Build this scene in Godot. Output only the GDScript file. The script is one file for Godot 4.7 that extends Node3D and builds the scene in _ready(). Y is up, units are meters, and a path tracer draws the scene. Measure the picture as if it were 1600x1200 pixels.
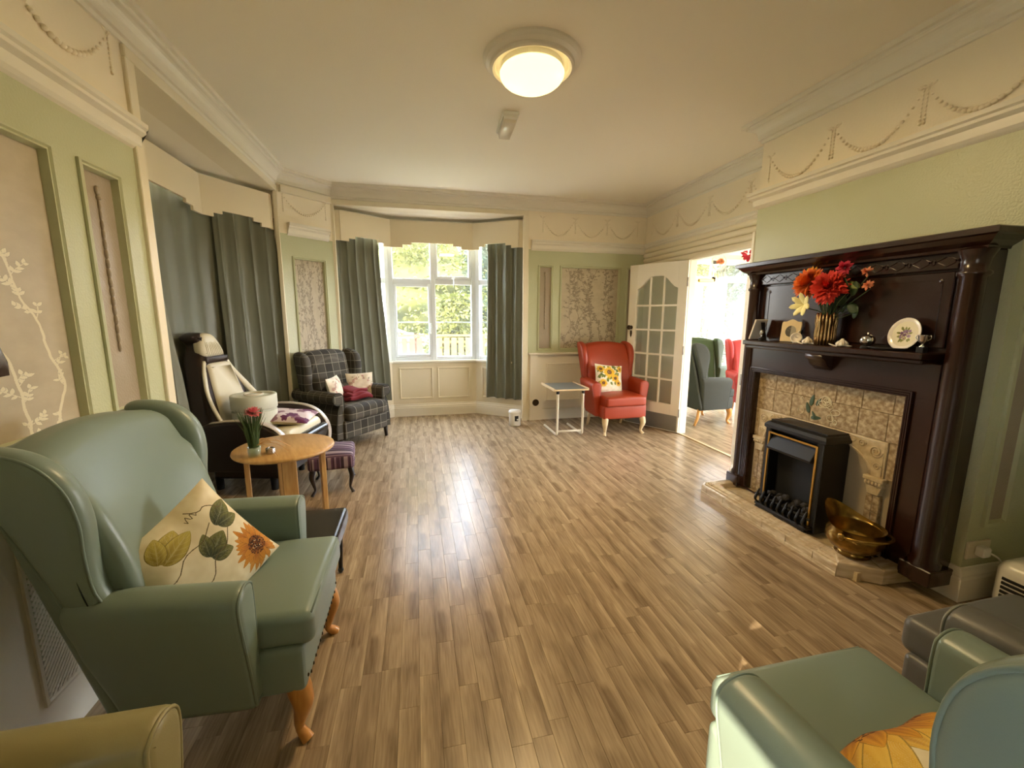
extends Node3D
# A lounge with two bay windows, wing chairs and a tiled fireplace. y up, metres, camera above the origin.

var M := {}
var taken := {}
var rng := RandomNumberGenerator.new()
const FLAT := 0xFFFFFFFF

# ---------------------------------------------------------------- nodes
func numbered(called: String) -> String:
	if not taken.has(called):
		taken[called] = 0
		return called
	taken[called] += 1
	return "%s_%03d" % [called, taken[called]]

func thing(called: String, label: String, category: String, at := Vector3.ZERO, turn := 0.0, group := "") -> Node3D:
	var o := Node3D.new()
	o.name = numbered(called)
	add_child(o)
	o.position = at
	o.rotation.y = turn
	o.set_meta("label", label)
	o.set_meta("category", category)
	if group != "":
		o.set_meta("group", group)
	return o

func structure(called: String, at := Vector3.ZERO, turn := 0.0) -> Node3D:
	var o := Node3D.new()
	o.name = numbered(called)
	add_child(o)
	o.position = at
	o.rotation.y = turn
	o.set_meta("kind", "structure")
	return o

func S() -> SurfaceTool:
	var st := SurfaceTool.new()
	st.begin(Mesh.PRIMITIVE_TRIANGLES)
	return st

func bake(st: SurfaceTool) -> ArrayMesh:
	st.generate_normals()
	return st.commit()

func put(parent: Node, called: String, mesh: Mesh, mat: Material, at := Vector3.ZERO) -> MeshInstance3D:
	var o := MeshInstance3D.new()
	o.mesh = mesh
	o.name = called
	o.material_override = mat
	parent.add_child(o, true)
	o.position = at
	return o

# a part whose shape is given in the parent's own axes
func part(parent: Node, called: String, st: SurfaceTool, mat: Material) -> MeshInstance3D:
	return put(parent, called, bake(st), mat)

# a part whose shape is given in world axes, for parents that are not turned
func wpart(parent: Node3D, called: String, st: SurfaceTool, mat: Material) -> MeshInstance3D:
	var off := Vector3.ZERO
	var p: Node = parent
	while p != self and p is Node3D:
		off += (p as Node3D).position
		p = p.get_parent()
	return put(parent, called, bake(st), mat, -off)

func copy(o: Node3D, label: String, at: Vector3, turn: float) -> Node3D:
	var c: Node3D = o.duplicate()
	var base: String = str(o.name)
	if base.length() > 4 and base.substr(base.length() - 3).is_valid_int():
		base = base.substr(0, base.length() - 4)
	c.name = numbered(base)
	add_child(c)
	c.position = at
	c.rotation.y = turn
	c.set_meta("label", label)
	return c

# ---------------------------------------------------------------- shapes
func tri(st: SurfaceTool, a: Vector3, b: Vector3, c: Vector3, ua := Vector2.ZERO, ub := Vector2.ZERO, uc := Vector2.ZERO) -> void:
	st.set_uv(ua); st.add_vertex(a)
	st.set_uv(uc); st.add_vertex(c)
	st.set_uv(ub); st.add_vertex(b)

func quad(st: SurfaceTool, a: Vector3, b: Vector3, c: Vector3, d: Vector3, ua := Vector2(0, 1), ub := Vector2(1, 1), uc := Vector2(1, 0), ud := Vector2(0, 0)) -> void:
	tri(st, a, b, c, ua, ub, uc)
	tri(st, a, c, d, ua, uc, ud)

func T(at: Vector3, b := Basis.IDENTITY) -> Transform3D:
	return Transform3D(b, at)

func box(st: SurfaceTool, t: Transform3D, size: Vector3, bev := 0.0) -> void:
	st.set_smooth_group(FLAT)
	var h := size * 0.5
	bev = minf(bev, minf(h.x, minf(h.y, h.z)) * 0.9)
	for a in 3:
		var b := (a + 1) % 3
		var c := (a + 2) % 3
		for s in [-1.0, 1.0]:
			var p: Array[Vector3] = []
			for q in [[-1, -1], [1, -1], [1, 1], [-1, 1]]:
				var v := Vector3.ZERO
				v[a] = h[a] * s
				v[b] = (h[b] - bev) * q[0] * s
				v[c] = (h[c] - bev) * q[1]
				p.append(t * v)
			quad(st, p[0], p[1], p[2], p[3])
	if bev <= 0.0:
		return
	for a in 3:
		var b := (a + 1) % 3
		var c := (a + 2) % 3
		for sb in [-1.0, 1.0]:
			for sc in [-1.0, 1.0]:
				var e: Array[Vector3] = []
				for k in [[-1, 0], [1, 0], [1, 1], [-1, 1]]:
					var v := Vector3.ZERO
					v[a] = (h[a] - bev) * k[0]
					v[b] = (h[b] - (bev if k[1] == 1 else 0.0)) * sb
					v[c] = (h[c] - (0.0 if k[1] == 1 else bev)) * sc
					e.append(t * v)
				if sb * sc > 0:
					quad(st, e[0], e[1], e[2], e[3])
				else:
					quad(st, e[3], e[2], e[1], e[0])
	for sx in [-1.0, 1.0]:
		for sy in [-1.0, 1.0]:
			for sz in [-1.0, 1.0]:
				var i := Vector3(h.x - bev, h.y - bev, h.z - bev)
				var va := t * Vector3(h.x * sx, i.y * sy, i.z * sz)
				var vb := t * Vector3(i.x * sx, h.y * sy, i.z * sz)
				var vc := t * Vector3(i.x * sx, i.y * sy, h.z * sz)
				if sx * sy * sz > 0:
					tri(st, va, vb, vc)
				else:
					tri(st, va, vc, vb)

# box from corner to corner
func bx(st: SurfaceTool, x0: float, x1: float, y0: float, y1: float, z0: float, z1: float, bev := 0.0) -> void:
	box(st, T(Vector3((x0 + x1) / 2, (y0 + y1) / 2, (z0 + z1) / 2)), Vector3(absf(x1 - x0), absf(y1 - y0), absf(z1 - z0)), bev)

# a bar between two points with a rectangular section
func bar(st: SurfaceTool, a: Vector3, b: Vector3, w: float, h: float, bev := 0.0, up := Vector3.UP) -> void:
	var z := (b - a).normalized()
	if absf(z.dot(up)) > 0.99:
		up = Vector3.RIGHT
	var x := up.cross(z).normalized()
	var y := z.cross(x)
	box(st, Transform3D(Basis(x, y, z), (a + b) / 2), Vector3(w, h, a.distance_to(b)), bev)

# soft rounded box; bend moves each finished point
func rbox(st: SurfaceTool, t: Transform3D, size: Vector3, r: float, n := 8, rn := 3, bend = null) -> void:
	st.set_smooth_group(0)
	var h := size * 0.5
	r = minf(r, minf(h.x, minf(h.y, h.z)) * 0.999)
	for a in 3:
		var b := (a + 1) % 3
		var c := (a + 2) % 3
		var gb := soft_steps(h[b], r, n, rn)
		var gc := soft_steps(h[c], r, n, rn)
		for s in [-1.0, 1.0]:
			var rows: Array = []
			for j in gc.size():
				var row: Array[Vector3] = []
				for i in gb.size():
					var v := Vector3.ZERO
					v[a] = h[a] * s
					v[b] = gb[i]
					v[c] = gc[j]
					var inner := Vector3(clampf(v.x, -h.x + r, h.x - r), clampf(v.y, -h.y + r, h.y - r), clampf(v.z, -h.z + r, h.z - r))
					var d := v - inner
					# spread the points of the rounding evenly
					var e := d
					for k in [b, c]:
						e[k] = tan(clampf(d[k] / r, -1.0, 1.0) * PI / 4.0) * r
					v = inner + e.normalized() * r
					if bend != null:
						v = bend.call(v)
					row.append(t * v)
				rows.append(row)
			for j in gc.size() - 1:
				for i in gb.size() - 1:
					var u0 := Vector2(float(i) / (gb.size() - 1), 1.0 - float(j) / (gc.size() - 1))
					var u1 := Vector2(float(i + 1) / (gb.size() - 1), 1.0 - float(j + 1) / (gc.size() - 1))
					if s > 0:
						quad(st, rows[j][i], rows[j][i + 1], rows[j + 1][i + 1], rows[j + 1][i], u0, Vector2(u1.x, u0.y), u1, Vector2(u0.x, u1.y))
					else:
						quad(st, rows[j][i + 1], rows[j][i], rows[j + 1][i], rows[j + 1][i + 1], Vector2(u1.x, u0.y), u0, Vector2(u0.x, u1.y), u1)

func soft_steps(h: float, r: float, n: int, rn: int) -> Array[float]:
	var g: Array[float] = []
	for i in rn:
		g.append(-h + r * i / rn)
	if h - r > 0.0005:
		for i in n + 1:
			g.append(lerpf(-h + r, h - r, float(i) / n))
	else:
		g.append(0.0)
	for i in range(1, rn + 1):
		g.append(h - r + r * i / rn)
	return g

func lathe(st: SurfaceTool, t: Transform3D, prof: Array, n := 24, smooth := true, a0 := 0.0, a1 := TAU) -> void:
	st.set_smooth_group(0 if smooth else FLAT)
	var total := 0.0
	var along: Array[float] = [0.0]
	for i in range(1, prof.size()):
		total += (prof[i] as Vector2).distance_to(prof[i - 1])
		along.append(total)
	for i in prof.size() - 1:
		for k in n:
			var p := a0 + (a1 - a0) * k / n
			var q := a0 + (a1 - a0) * (k + 1) / n
			if k == n - 1 and absf(a1 - a0 - TAU) < 0.0001:
				q = a0
			var lo: Vector2 = prof[i]
			var hi: Vector2 = prof[i + 1]
			var a := t * Vector3(lo.x * cos(p), lo.y, -lo.x * sin(p))
			var b := t * Vector3(lo.x * cos(q), lo.y, -lo.x * sin(q))
			var c := t * Vector3(hi.x * cos(q), hi.y, -hi.x * sin(q))
			var d := t * Vector3(hi.x * cos(p), hi.y, -hi.x * sin(p))
			var u := Vector2(float(k) / n, along[i] / maxf(total, 1e-6))
			var w := Vector2(float(k + 1) / n, along[i + 1] / maxf(total, 1e-6))
			if lo.x > 0.00001:
				tri(st, a, b, c, u, Vector2(w.x, u.y), w)
			if hi.x > 0.00001:
				tri(st, a, c, d, u, w, Vector2(u.x, w.y))

func ball(st: SurfaceTool, at: Vector3, r: Vector3, n := 10, m := 6, b := Basis.IDENTITY) -> void:
	var prof: Array = []
	for i in m + 1:
		var a := -PI / 2 + PI * i / m
		prof.append(Vector2(cos(a) if i > 0 and i < m else 0.0, sin(a)))
	lathe(st, Transform3D(b * Basis.from_scale(r), at), prof, n)

# round tube through points; radii is one number or a list of Vector2 (across, along) or numbers
func tube(st: SurfaceTool, pts: Array, radii, n := 8, capped := true, side := Vector3.ZERO) -> void:
	st.set_smooth_group(0)
	var rings: Array = []
	var x := Vector3.ZERO
	for i in pts.size():
		var d: Vector3 = (pts[mini(i + 1, pts.size() - 1)] - pts[maxi(i - 1, 0)]).normalized()
		if i == 0:
			x = side if side != Vector3.ZERO else (Vector3.UP if absf(d.y) < 0.9 else Vector3.RIGHT)
		x = (x - d * x.dot(d)).normalized()
		var y := d.cross(x)
		var r = radii[i] if radii is Array else radii
		var rx: float = r.x if r is Vector2 else r
		var ry: float = r.y if r is Vector2 else r
		var ring: Array[Vector3] = []
		for k in n:
			var a := TAU * k / n
			ring.append(pts[i] + x * cos(a) * rx + y * sin(a) * ry)
		rings.append(ring)
	for i in pts.size() - 1:
		for k in n:
			var l := (k + 1) % n
			quad(st, rings[i][k], rings[i][l], rings[i + 1][l], rings[i + 1][k], Vector2(float(k) / n, i), Vector2(float(k + 1) / n, i), Vector2(float(k + 1) / n, i + 1), Vector2(float(k) / n, i + 1))
	if capped:
		for k in n:
			var l := (k + 1) % n
			tri(st, pts[0], rings[0][l], rings[0][k])
			tri(st, pts[-1], rings[-1][k], rings[-1][l])

# smooth curve through points
func curve(pts: Array, n := 6, closed := false) -> Array:
	var out: Array = []
	var m := pts.size()
	for i in (m if closed else m - 1):
		var a = pts[(i - 1 + m) % m] if closed or i > 0 else pts[i]
		var b = pts[i]
		var c = pts[(i + 1) % m]
		var d = pts[(i + 2) % m] if closed or i + 2 < m else c
		for k in n:
			var f := float(k) / n
			out.append(0.5 * ((2.0 * b) + (c - a) * f + (2.0 * a - 5.0 * b + 4.0 * c - d) * f * f + (3.0 * b - a - 3.0 * c + d) * f * f * f))
	if not closed:
		out.append(pts[m - 1])
	return out

# flat outline (x, y) made solid along z from -depth/2 to depth/2, its rims rounded by r
func puff(st: SurfaceTool, t: Transform3D, outline: Array, depth: float, r := 0.0, steps := 3, bend = null, smooth := true) -> void:
	var poly := PackedVector2Array()
	for p in outline:
		poly.append(p)
	if not Geometry2D.is_polygon_clockwise(poly):
		poly.reverse()
	poly.reverse()                                  # now counter-clockwise in y-up axes
	var area := 0.0
	for i in poly.size():
		area += poly[i].cross(poly[(i + 1) % poly.size()])
	if area < 0:
		poly.reverse()
	var m := poly.size()
	var norms: Array[Vector2] = []
	for i in m:
		var d0 := (poly[i] - poly[(i - 1 + m) % m]).normalized()
		var d1 := (poly[(i + 1) % m] - poly[i]).normalized()
		var n0 := Vector2(-d0.y, d0.x)
		var n1 := Vector2(-d1.y, d1.x)
		norms.append((n0 + n1) / maxf(0.35, 1.0 + n0.dot(n1)))
	var h := depth / 2
	var levels: Array = []
	if r > 0.0:
		for k in steps + 1:
			var a := PI / 2 * k / steps
			levels.append(Vector2(r * (1 - sin(a)), -h + r * (1 - cos(a))))
		for k in steps + 1:
			var a := PI / 2 * (steps - k) / steps
			levels.append(Vector2(r * (1 - sin(a)), h - r * (1 - cos(a))))
	else:
		levels = [Vector2(0, -h), Vector2(0, h)]
	var rings: Array = []
	for l in levels:
		var ring: Array[Vector3] = []
		for i in m:
			var q: Vector2 = poly[i] + norms[i] * l.x
			var v := Vector3(q.x, q.y, l.y)
			if bend != null:
				v = bend.call(v)
			ring.append(t * v)
		rings.append(ring)
	st.set_smooth_group(0 if smooth and r > 0.0 else FLAT)
	for k in rings.size() - 1:
		for i in m:
			var j := (i + 1) % m
			quad(st, rings[k][i], rings[k][j], rings[k + 1][j], rings[k + 1][i])
	var flat := PackedVector2Array()
	for i in m:
		flat.append(poly[i] + norms[i] * levels[0].x)
	var ids := Geometry2D.triangulate_polygon(flat)
	if ids.is_empty():
		ids = Geometry2D.triangulate_polygon(poly)
	for k in range(0, ids.size(), 3):
		var a := ids[k]
		var b := ids[k + 1]
		var c := ids[k + 2]
		if (poly[b] - poly[a]).cross(poly[c] - poly[a]) < 0:
			var s := b
			b = c
			c = s
		tri(st, rings[-1][a], rings[-1][b], rings[-1][c], flat[a], flat[b], flat[c])
		tri(st, rings[0][a], rings[0][c], rings[0][b], flat[a], flat[c], flat[b])

# a moulding: profile (out, up) run along a plan path (x, z) at height y; side +1 puts "out" to the left of (x, z) travel as (-tz, tx)
func moulding(st: SurfaceTool, path: Array, y: float, prof: Array, side := 1.0, closed := false, ends := true) -> void:
	st.set_smooth_group(FLAT)
	var m := path.size()
	var offs: Array[Vector2] = []
	for i in m:
		var n0 := Vector2.ZERO
		var n1 := Vector2.ZERO
		if i > 0 or closed:
			var d: Vector2 = (path[i] - path[(i - 1 + m) % m]).normalized()
			n0 = Vector2(-d.y, d.x) * side
		if i < m - 1 or closed:
			var d: Vector2 = (path[(i + 1) % m] - path[i]).normalized()
			n1 = Vector2(-d.y, d.x) * side
		if n0 == Vector2.ZERO:
			n0 = n1
		if n1 == Vector2.ZERO:
			n1 = n0
		offs.append((n0 + n1) / (1.0 + n0.dot(n1)))
	var rows: Array = []
	for i in m:
		var row: Array[Vector3] = []
		for p in prof:
			var q: Vector2 = path[i] + offs[i] * p.x
			row.append(Vector3(q.x, y + p.y, q.y))
		rows.append(row)
	for i in (m if closed else m - 1):
		var j := (i + 1) % m
		for k in prof.size() - 1:
			if side > 0:
				quad(st, rows[i][k], rows[i][k + 1], rows[j][k + 1], rows[j][k])
			else:
				quad(st, rows[j][k], rows[j][k + 1], rows[i][k + 1], rows[i][k])
	if ends and not closed:
		for k in range(1, prof.size() - 1):
			tri(st, rows[0][0], rows[0][k], rows[0][k + 1])
			tri(st, rows[-1][0], rows[-1][k + 1], rows[-1][k])

# a picture-frame moulding round a rectangle: o corner, u and v along its sides, n out of the wall; prof is (inwards, out)
func frame(st: SurfaceTool, o: Vector3, u: Vector3, v: Vector3, n: Vector3, prof: Array) -> void:
	st.set_smooth_group(FLAT)
	var ud := u.normalized()
	var vd := v.normalized()
	var cs := [o, o + u, o + u + v, o + v]
	var ins := [ud + vd, -ud + vd, -ud - vd, ud - vd]
	for i in 4:
		var j := (i + 1) % 4
		for k in prof.size() - 1:
			var p: Vector2 = prof[k]
			var q: Vector2 = prof[k + 1]
			quad(st, cs[i] + ins[i] * p.x + n * p.y, cs[j] + ins[j] * p.x + n * p.y, cs[j] + ins[j] * q.x + n * q.y, cs[i] + ins[i] * q.x + n * q.y)

# a sheet of points rows[j][i]
func sheet(st: SurfaceTool, rows: Array, smooth := true, back := false) -> void:
	st.set_smooth_group(0 if smooth else FLAT)
	var h := rows.size() - 1
	var w: int = rows[0].size() - 1
	for j in h:
		for i in w:
			var u0 := Vector2(float(i) / w, float(j) / h)
			var u1 := Vector2(float(i + 1) / w, float(j + 1) / h)
			if back:
				quad(st, rows[j][i + 1], rows[j][i], rows[j + 1][i], rows[j + 1][i + 1], Vector2(u1.x, u0.y), u0, Vector2(u0.x, u1.y), u1)
			else:
				quad(st, rows[j][i], rows[j][i + 1], rows[j + 1][i + 1], rows[j + 1][i], u0, Vector2(u1.x, u0.y), u1, Vector2(u0.x, u1.y))

func face_turn(n: Vector3) -> Basis:
	# axes whose z is n and whose y is up
	var x := Vector3.UP.cross(n).normalized()
	return Basis(x, n.cross(x), n)

# the outline drawn in by d, as a closed run of points
func inset(outline: Array, d: float) -> Array:
	var poly: Array = outline.duplicate()
	var area := 0.0
	var m := poly.size()
	for i in m:
		area += (poly[i] as Vector2).cross(poly[(i + 1) % m])
	if area < 0:
		poly.reverse()
	var out: Array = []
	for i in m:
		var d0: Vector2 = (poly[i] - poly[(i - 1 + m) % m]).normalized()
		var d1: Vector2 = (poly[(i + 1) % m] - poly[i]).normalized()
		var n0 := Vector2(-d0.y, d0.x)
		var n1 := Vector2(-d1.y, d1.x)
		out.append(poly[i] + (n0 + n1) / maxf(0.35, 1.0 + n0.dot(n1)) * d)
	return out

# ---------------------------------------------------------------- pictures computed for materials
func blank(w: int, h: int, c: Color) -> Image:
	var im := Image.create_empty(w, h, false, Image.FORMAT_RGB8)
	im.fill(c)
	return im

func ell(im: Image, c: Vector2, rx: float, ry: float, ang: float, col: Color, col2 = null, edge := 0.0) -> void:
	var r := maxf(rx, ry) + 1
	var ca := cos(ang)
	var sa := sin(ang)
	for y in range(maxi(0, int(c.y - r)), mini(im.get_height(), int(c.y + r) + 2)):
		for x in range(maxi(0, int(c.x - r)), mini(im.get_width(), int(c.x + r) + 2)):
			var d := Vector2(x + 0.5, y + 0.5) - c
			var q := Vector2((d.x * ca + d.y * sa) / rx, (-d.x * sa + d.y * ca) / ry)
			var l := q.length_squared()
			if l < 1.0:
				var k := col
				if col2 != null:
					k = col.lerp(col2, clampf(q.x * 0.5 + 0.5, 0, 1))
				if edge > 0.0 and l > 1.0 - edge:
					k = k.darkened(0.35)
				im.set_pixel(x, y, k)

# pointed petal or leaf from a to b
func petal(im: Image, a: Vector2, b: Vector2, w: float, col: Color, col2: Color, vein := 0.0) -> void:
	var n := int(a.distance_to(b)) + 2
	var d := (b - a).normalized()
	var s := Vector2(-d.y, d.x)
	for i in n:
		var f := float(i) / n
		var half := w * pow(sin(PI * pow(f, 0.8)), 0.75)
		var steps := int(half * 2.4) + 1
		for k in steps + 1:
			var g := float(k) / steps * 2.0 - 1.0
			var p := a + (b - a) * f + s * half * g
			if p.x >= 0 and p.y >= 0 and p.x < im.get_width() and p.y < im.get_height():
				var c := col.lerp(col2, clampf(f + 0.35 * g * g + 0.12 * sin(g * 9.0 + f * 5.0), 0, 1))
				if vein > 0.0 and (absf(g) < 0.07 or absf(fposmod(f * 6.0 - absf(g) * 1.6, 1.0) - 0.5) < 0.05):
					c = c.lightened(vein)
				if absf(g) > 0.93:
					c = c.darkened(0.3)
				im.set_pixel(int(p.x), int(p.y), c)

func seg(im: Image, a: Vector2, b: Vector2, w0: float, w1: float, col: Color) -> void:
	var n := int(a.distance_to(b) * 1.5) + 1
	for i in n + 1:
		var f := float(i) / n
		var p := a.lerp(b, f)
		var w := lerpf(w0, w1, f)
		var k := int(ceilf(w))
		for dy in range(-k, k + 1):
			for dx in range(-k, k + 1):
				if dx * dx + dy * dy <= w * w + 0.3:
					var x := int(p.x) + dx
					var y := int(p.y) + dy
					if x >= 0 and y >= 0 and x < im.get_width() and y < im.get_height():
						im.set_pixel(x, y, col)

# grey noise, stretched: made at w x h, drawn out to ow x oh
func cloud(w: int, h: int, ow: int, oh: int, freq: float, sd: int, oct := 3) -> Image:
	var f := FastNoiseLite.new()
	f.seed = sd
	f.noise_type = FastNoiseLite.TYPE_SIMPLEX_SMOOTH
	f.frequency = freq
	f.fractal_octaves = oct
	var im := f.get_seamless_image(w, h)
	im.convert(Image.FORMAT_L8)
	if ow != w or oh != h:
		im.resize(ow, oh, Image.INTERPOLATE_CUBIC)
	return im

# two colours mixed by grey pictures with weights
func blend(layers: Array, a: Color, b: Color) -> Image:
	var w: int = layers[0][0].get_width()
	var h: int = layers[0][0].get_height()
	var out := PackedByteArray()
	out.resize(w * h * 3)
	var data: Array = []
	var sum := 0.0
	for l in layers:
		data.append(l[0].get_data())
		sum += l[1]
	for i in w * h:
		var v := 0.0
		for k in data.size():
			v += data[k][i] * layers[k][1]
		v = clampf((v / (255.0 * sum) - 0.5) * 1.6 + 0.5, 0.0, 1.0)
		out[i * 3] = int(lerpf(a.r, b.r, v) * 255)
		out[i * 3 + 1] = int(lerpf(a.g, b.g, v) * 255)
		out[i * 3 + 2] = int(lerpf(a.b, b.b, v) * 255)
	return Image.create_from_data(w, h, false, Image.FORMAT_RGB8, out)

func tex(im: Image) -> ImageTexture:
	return ImageTexture.create_from_image(im)

func col(r: int, g: int, b: int) -> Color:
	return Color(r / 255.0, g / 255.0, b / 255.0)

func mat(c: Color, rough := 0.6, metal := 0.0) -> StandardMaterial3D:
	var m := StandardMaterial3D.new()
	m.albedo_color = c
	m.roughness = rough
	m.metallic = metal
	return m

func textured(im: Image, rough := 0.6, scale := 0.0, world := false) -> StandardMaterial3D:
	var m := mat(Color.WHITE, rough)
	m.albedo_texture = tex(im)
	if scale > 0.0:
		m.uv1_triplanar = true
		m.uv1_world_triplanar = world
		m.uv1_scale = Vector3.ONE * scale
	return m

func relief(m: StandardMaterial3D, t: Texture2D, cm: float, scale := 0.0) -> StandardMaterial3D:
	m.heightmap_enabled = true
	m.heightmap_texture = t
	m.heightmap_scale = cm
	if scale > 0.0:
		m.uv1_triplanar = true
		m.uv1_scale = Vector3.ONE * scale
	return m

# trailing branches with small leaves
func paper(back: Color, ink: Color, sd: int, big := 1.0) -> Image:
	var im := blend([[cloud(256, 512, 512, 1024, 0.02, sd, 4), 1.0]], back.darkened(0.04), back.lightened(0.04))
	for on in [im]:
		var c := ink
		var r := RandomNumberGenerator.new()
		r.seed = sd
		for b in (8 if big <= 1.0 else 5):
			var p := Vector2(32 + b * (64 if big <= 1.0 else 104) + r.randf_range(-22, 22), 1040)
			var a := -PI / 2
			var w := 3.0 * big
			for s in 60:
				a += r.randf_range(-0.2, 0.2) + (-PI / 2 - a) * 0.14
				var q := p + Vector2(cos(a), sin(a)) * 19
				seg(on, p, q, w, w, c)
				w = maxf(1.2 * big, w * 0.985)
				if r.randf() < (0.7 if big <= 1.0 else 0.5):
					var sgn := 1.0 if r.randf() < 0.5 else -1.0
					var ta := a + sgn * r.randf_range(0.5, 1.1)
					var tp := q
					for k in r.randi_range(2, 4):
						ta += r.randf_range(-0.3, 0.3) - sgn * 0.05
						var tq := tp + Vector2(cos(ta), sin(ta)) * r.randf_range(9, 15)
						seg(on, tp, tq, 1.0, 0.8, c)
						tp = tq
						for side in [-1.0, 1.0]:
							var lucky := r.randf() < 0.62
							var la: float = ta + side * r.randf_range(0.5, 1.1)
							var ll := r.randf_range(10, 17) * big
							if lucky:
								petal(on, tp, tp + Vector2(cos(la), sin(la)) * ll, 4.2 * big, c, c)
				p = q
	return im

func flower_head(im: Image, c: Vector2, r: float, sd: int, y1: Color, y2: Color) -> void:
	var g := RandomNumberGenerator.new()
	g.seed = sd
	for ringk in 3:
		var n := 17 - ringk * 2
		for k in n:
			var a := TAU * k / n + ringk * 0.2 + g.randf_range(-0.1, 0.1)
			var l := r * (1.0 - ringk * 0.16) * g.randf_range(0.86, 1.12)
			petal(im, c + Vector2(cos(a), sin(a)) * r * 0.2, c + Vector2(cos(a), sin(a)) * l, r * 0.12, y2 if (k + ringk) % 3 == 0 else y1.darkened(0.1), y1)
	for k in 260:
		var a := g.randf() * TAU
		var q := sqrt(g.randf()) * r * 0.36
		ell(im, c + Vector2(cos(a), sin(a)) * q, r * 0.035, r * 0.03, 0, [col(92, 50, 22), col(140, 84, 30), col(58, 32, 18)][k % 3])

func sunflower_large(sd: int) -> Image:
	var im := blend([[cloud(128, 128, 512, 512, 0.03, sd), 1.0]], col(222, 208, 172), col(240, 230, 202))
	var inkc := col(96, 84, 52)
	var dg := col(44, 52, 34)
	var lg := col(112, 112, 58)
	# seen from the chair's front the cushion stands on a corner: u runs up to the right, v down to the right
	for l in [[Vector2(360, 170), Vector2(505, 130), 46.0], [Vector2(370, 180), Vector2(480, 215), 34.0], [Vector2(250, 250), Vector2(365, 215), 44.0], [Vector2(255, 255), Vector2(340, 300), 34.0], [Vector2(250, 250), Vector2(300, 160), 30.0]]:
		petal(im, l[0], l[1], l[2], dg, lg, 0.16)
	for l in [[Vector2(130, 130), Vector2(255, 60), 52.0], [Vector2(130, 135), Vector2(285, 110), 44.0], [Vector2(120, 120), Vector2(190, 30), 36.0]]:
		petal(im, l[0], l[1], l[2], col(140, 122, 50), col(196, 178, 88), 0.2)
	for v in [[Vector2(60, 210), Vector2(24, -5)], [Vector2(150, 330), Vector2(20, -9)], [Vector2(330, 40), Vector2(12, 8)]]:
		var q: Vector2 = v[0]
		for k in 12:
			var nx: Vector2 = q + v[1] + Vector2(4 * sin(k * 1.3), 11 * cos(k * 0.9))
			seg(im, q, nx, 2.0, 1.3, inkc)
			q = nx
	for k in 9:
		seg(im, Vector2(300 + k * 6, 70 + 14 * sin(k * 1.7)), Vector2(306 + k * 6, 70 + 14 * sin(k * 1.7 + 1.7)), 1.3, 1.3, inkc)
	flower_head(im, Vector2(424, 388), 124, sd + 3, col(206, 138, 44), col(150, 82, 28))
	return im

func sunflower_small(sd: int) -> Image:
	var im := blend([[cloud(128, 128, 384, 384, 0.03, sd), 1.0]], col(226, 214, 186), col(242, 234, 214))
	var g := RandomNumberGenerator.new()
	g.seed = sd
	for k in 40:
		var p := Vector2(g.randf_range(20, 330), g.randf_range(20, 250))
		var a := g.randf() * TAU
		petal(im, p, p + Vector2(cos(a), sin(a)) * g.randf_range(40, 70), g.randf_range(10, 17), col(70, 84, 34), col(128, 138, 56), 0.15)
	for f in [[Vector2(60, 70), 52.0], [Vector2(330, 60), 50.0], [Vector2(250, 190), 62.0], [Vector2(90, 260), 58.0], [Vector2(170, 110), 88.0], [Vector2(300, 250), 44.0]]:
		flower_head(im, f[0], f[1], sd + int(f[1]), col(236, 188, 46), col(196, 128, 30))
	return im

func petals_print(sd: int) -> Image:
	# one huge flower head cut by the cushion edge
	var im := blend([[cloud(128, 128, 512, 512, 0.03, sd), 1.0]], col(226, 212, 178), col(242, 232, 206))
	var g := RandomNumberGenerator.new()
	g.seed = sd
	var c := Vector2(256, -40)
	for k in 15:
		var a := PI * (0.04 + 0.92 * k / 14.0) + g.randf_range(-0.05, 0.05)
		petal(im, c + Vector2(cos(a), sin(a)) * 60, c + Vector2(cos(a), sin(a)) * g.randf_range(300, 400), 44, col(160, 92, 34) if k % 3 == 0 else col(214, 160, 50), col(232, 192, 84), 0.0)
	for k in 9:
		var a := PI * (0.08 + 0.84 * k / 8.0)
		petal(im, c + Vector2(cos(a), sin(a)) * 60, c + Vector2(cos(a), sin(a)) * 250, 38, col(128, 64, 26), col(216, 156, 48))
	petal(im, Vector2(330, 260), Vector2(350, 400), 26, col(52, 66, 40), col(96, 110, 60), 0.15)
	for k in 500:
		ell(im, c + Vector2(g.randf_range(-130, 130), g.randf_range(0, 125)), 5, 4, 0, [col(84, 44, 22), col(60, 32, 18), col(120, 70, 30)][k % 3])
	for k in 40:
		var p := Vector2(g.randf_range(20, 490), g.randf_range(380, 500))
		seg(im, p, p + Vector2(g.randf_range(-14, 14), g.randf_range(-6, 6)), 1.2, 0.8, col(120, 108, 80))
	return im

func tartan() -> Image:
	var im := Image.create_empty(256, 256, false, Image.FORMAT_RGB8)
	var a := col(54, 51, 45)
	var b := col(92, 88, 80)
	for y in 256:
		for x in 256:
			var u := (1.0 if (x / 64) % 2 == 0 else 0.0)
			var v := (1.0 if (y / 64) % 2 == 0 else 0.0)
			var c := a.lerp(b, (u + v) * 0.5)
			if (x + y) % 4 < 2:
				c = c.darkened(0.12)
			if x % 64 < 4 or y % 64 < 4:
				c = c.lerp(col(170, 165, 148), 0.72)
			im.set_pixel(x, y, c)
	return im

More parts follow.
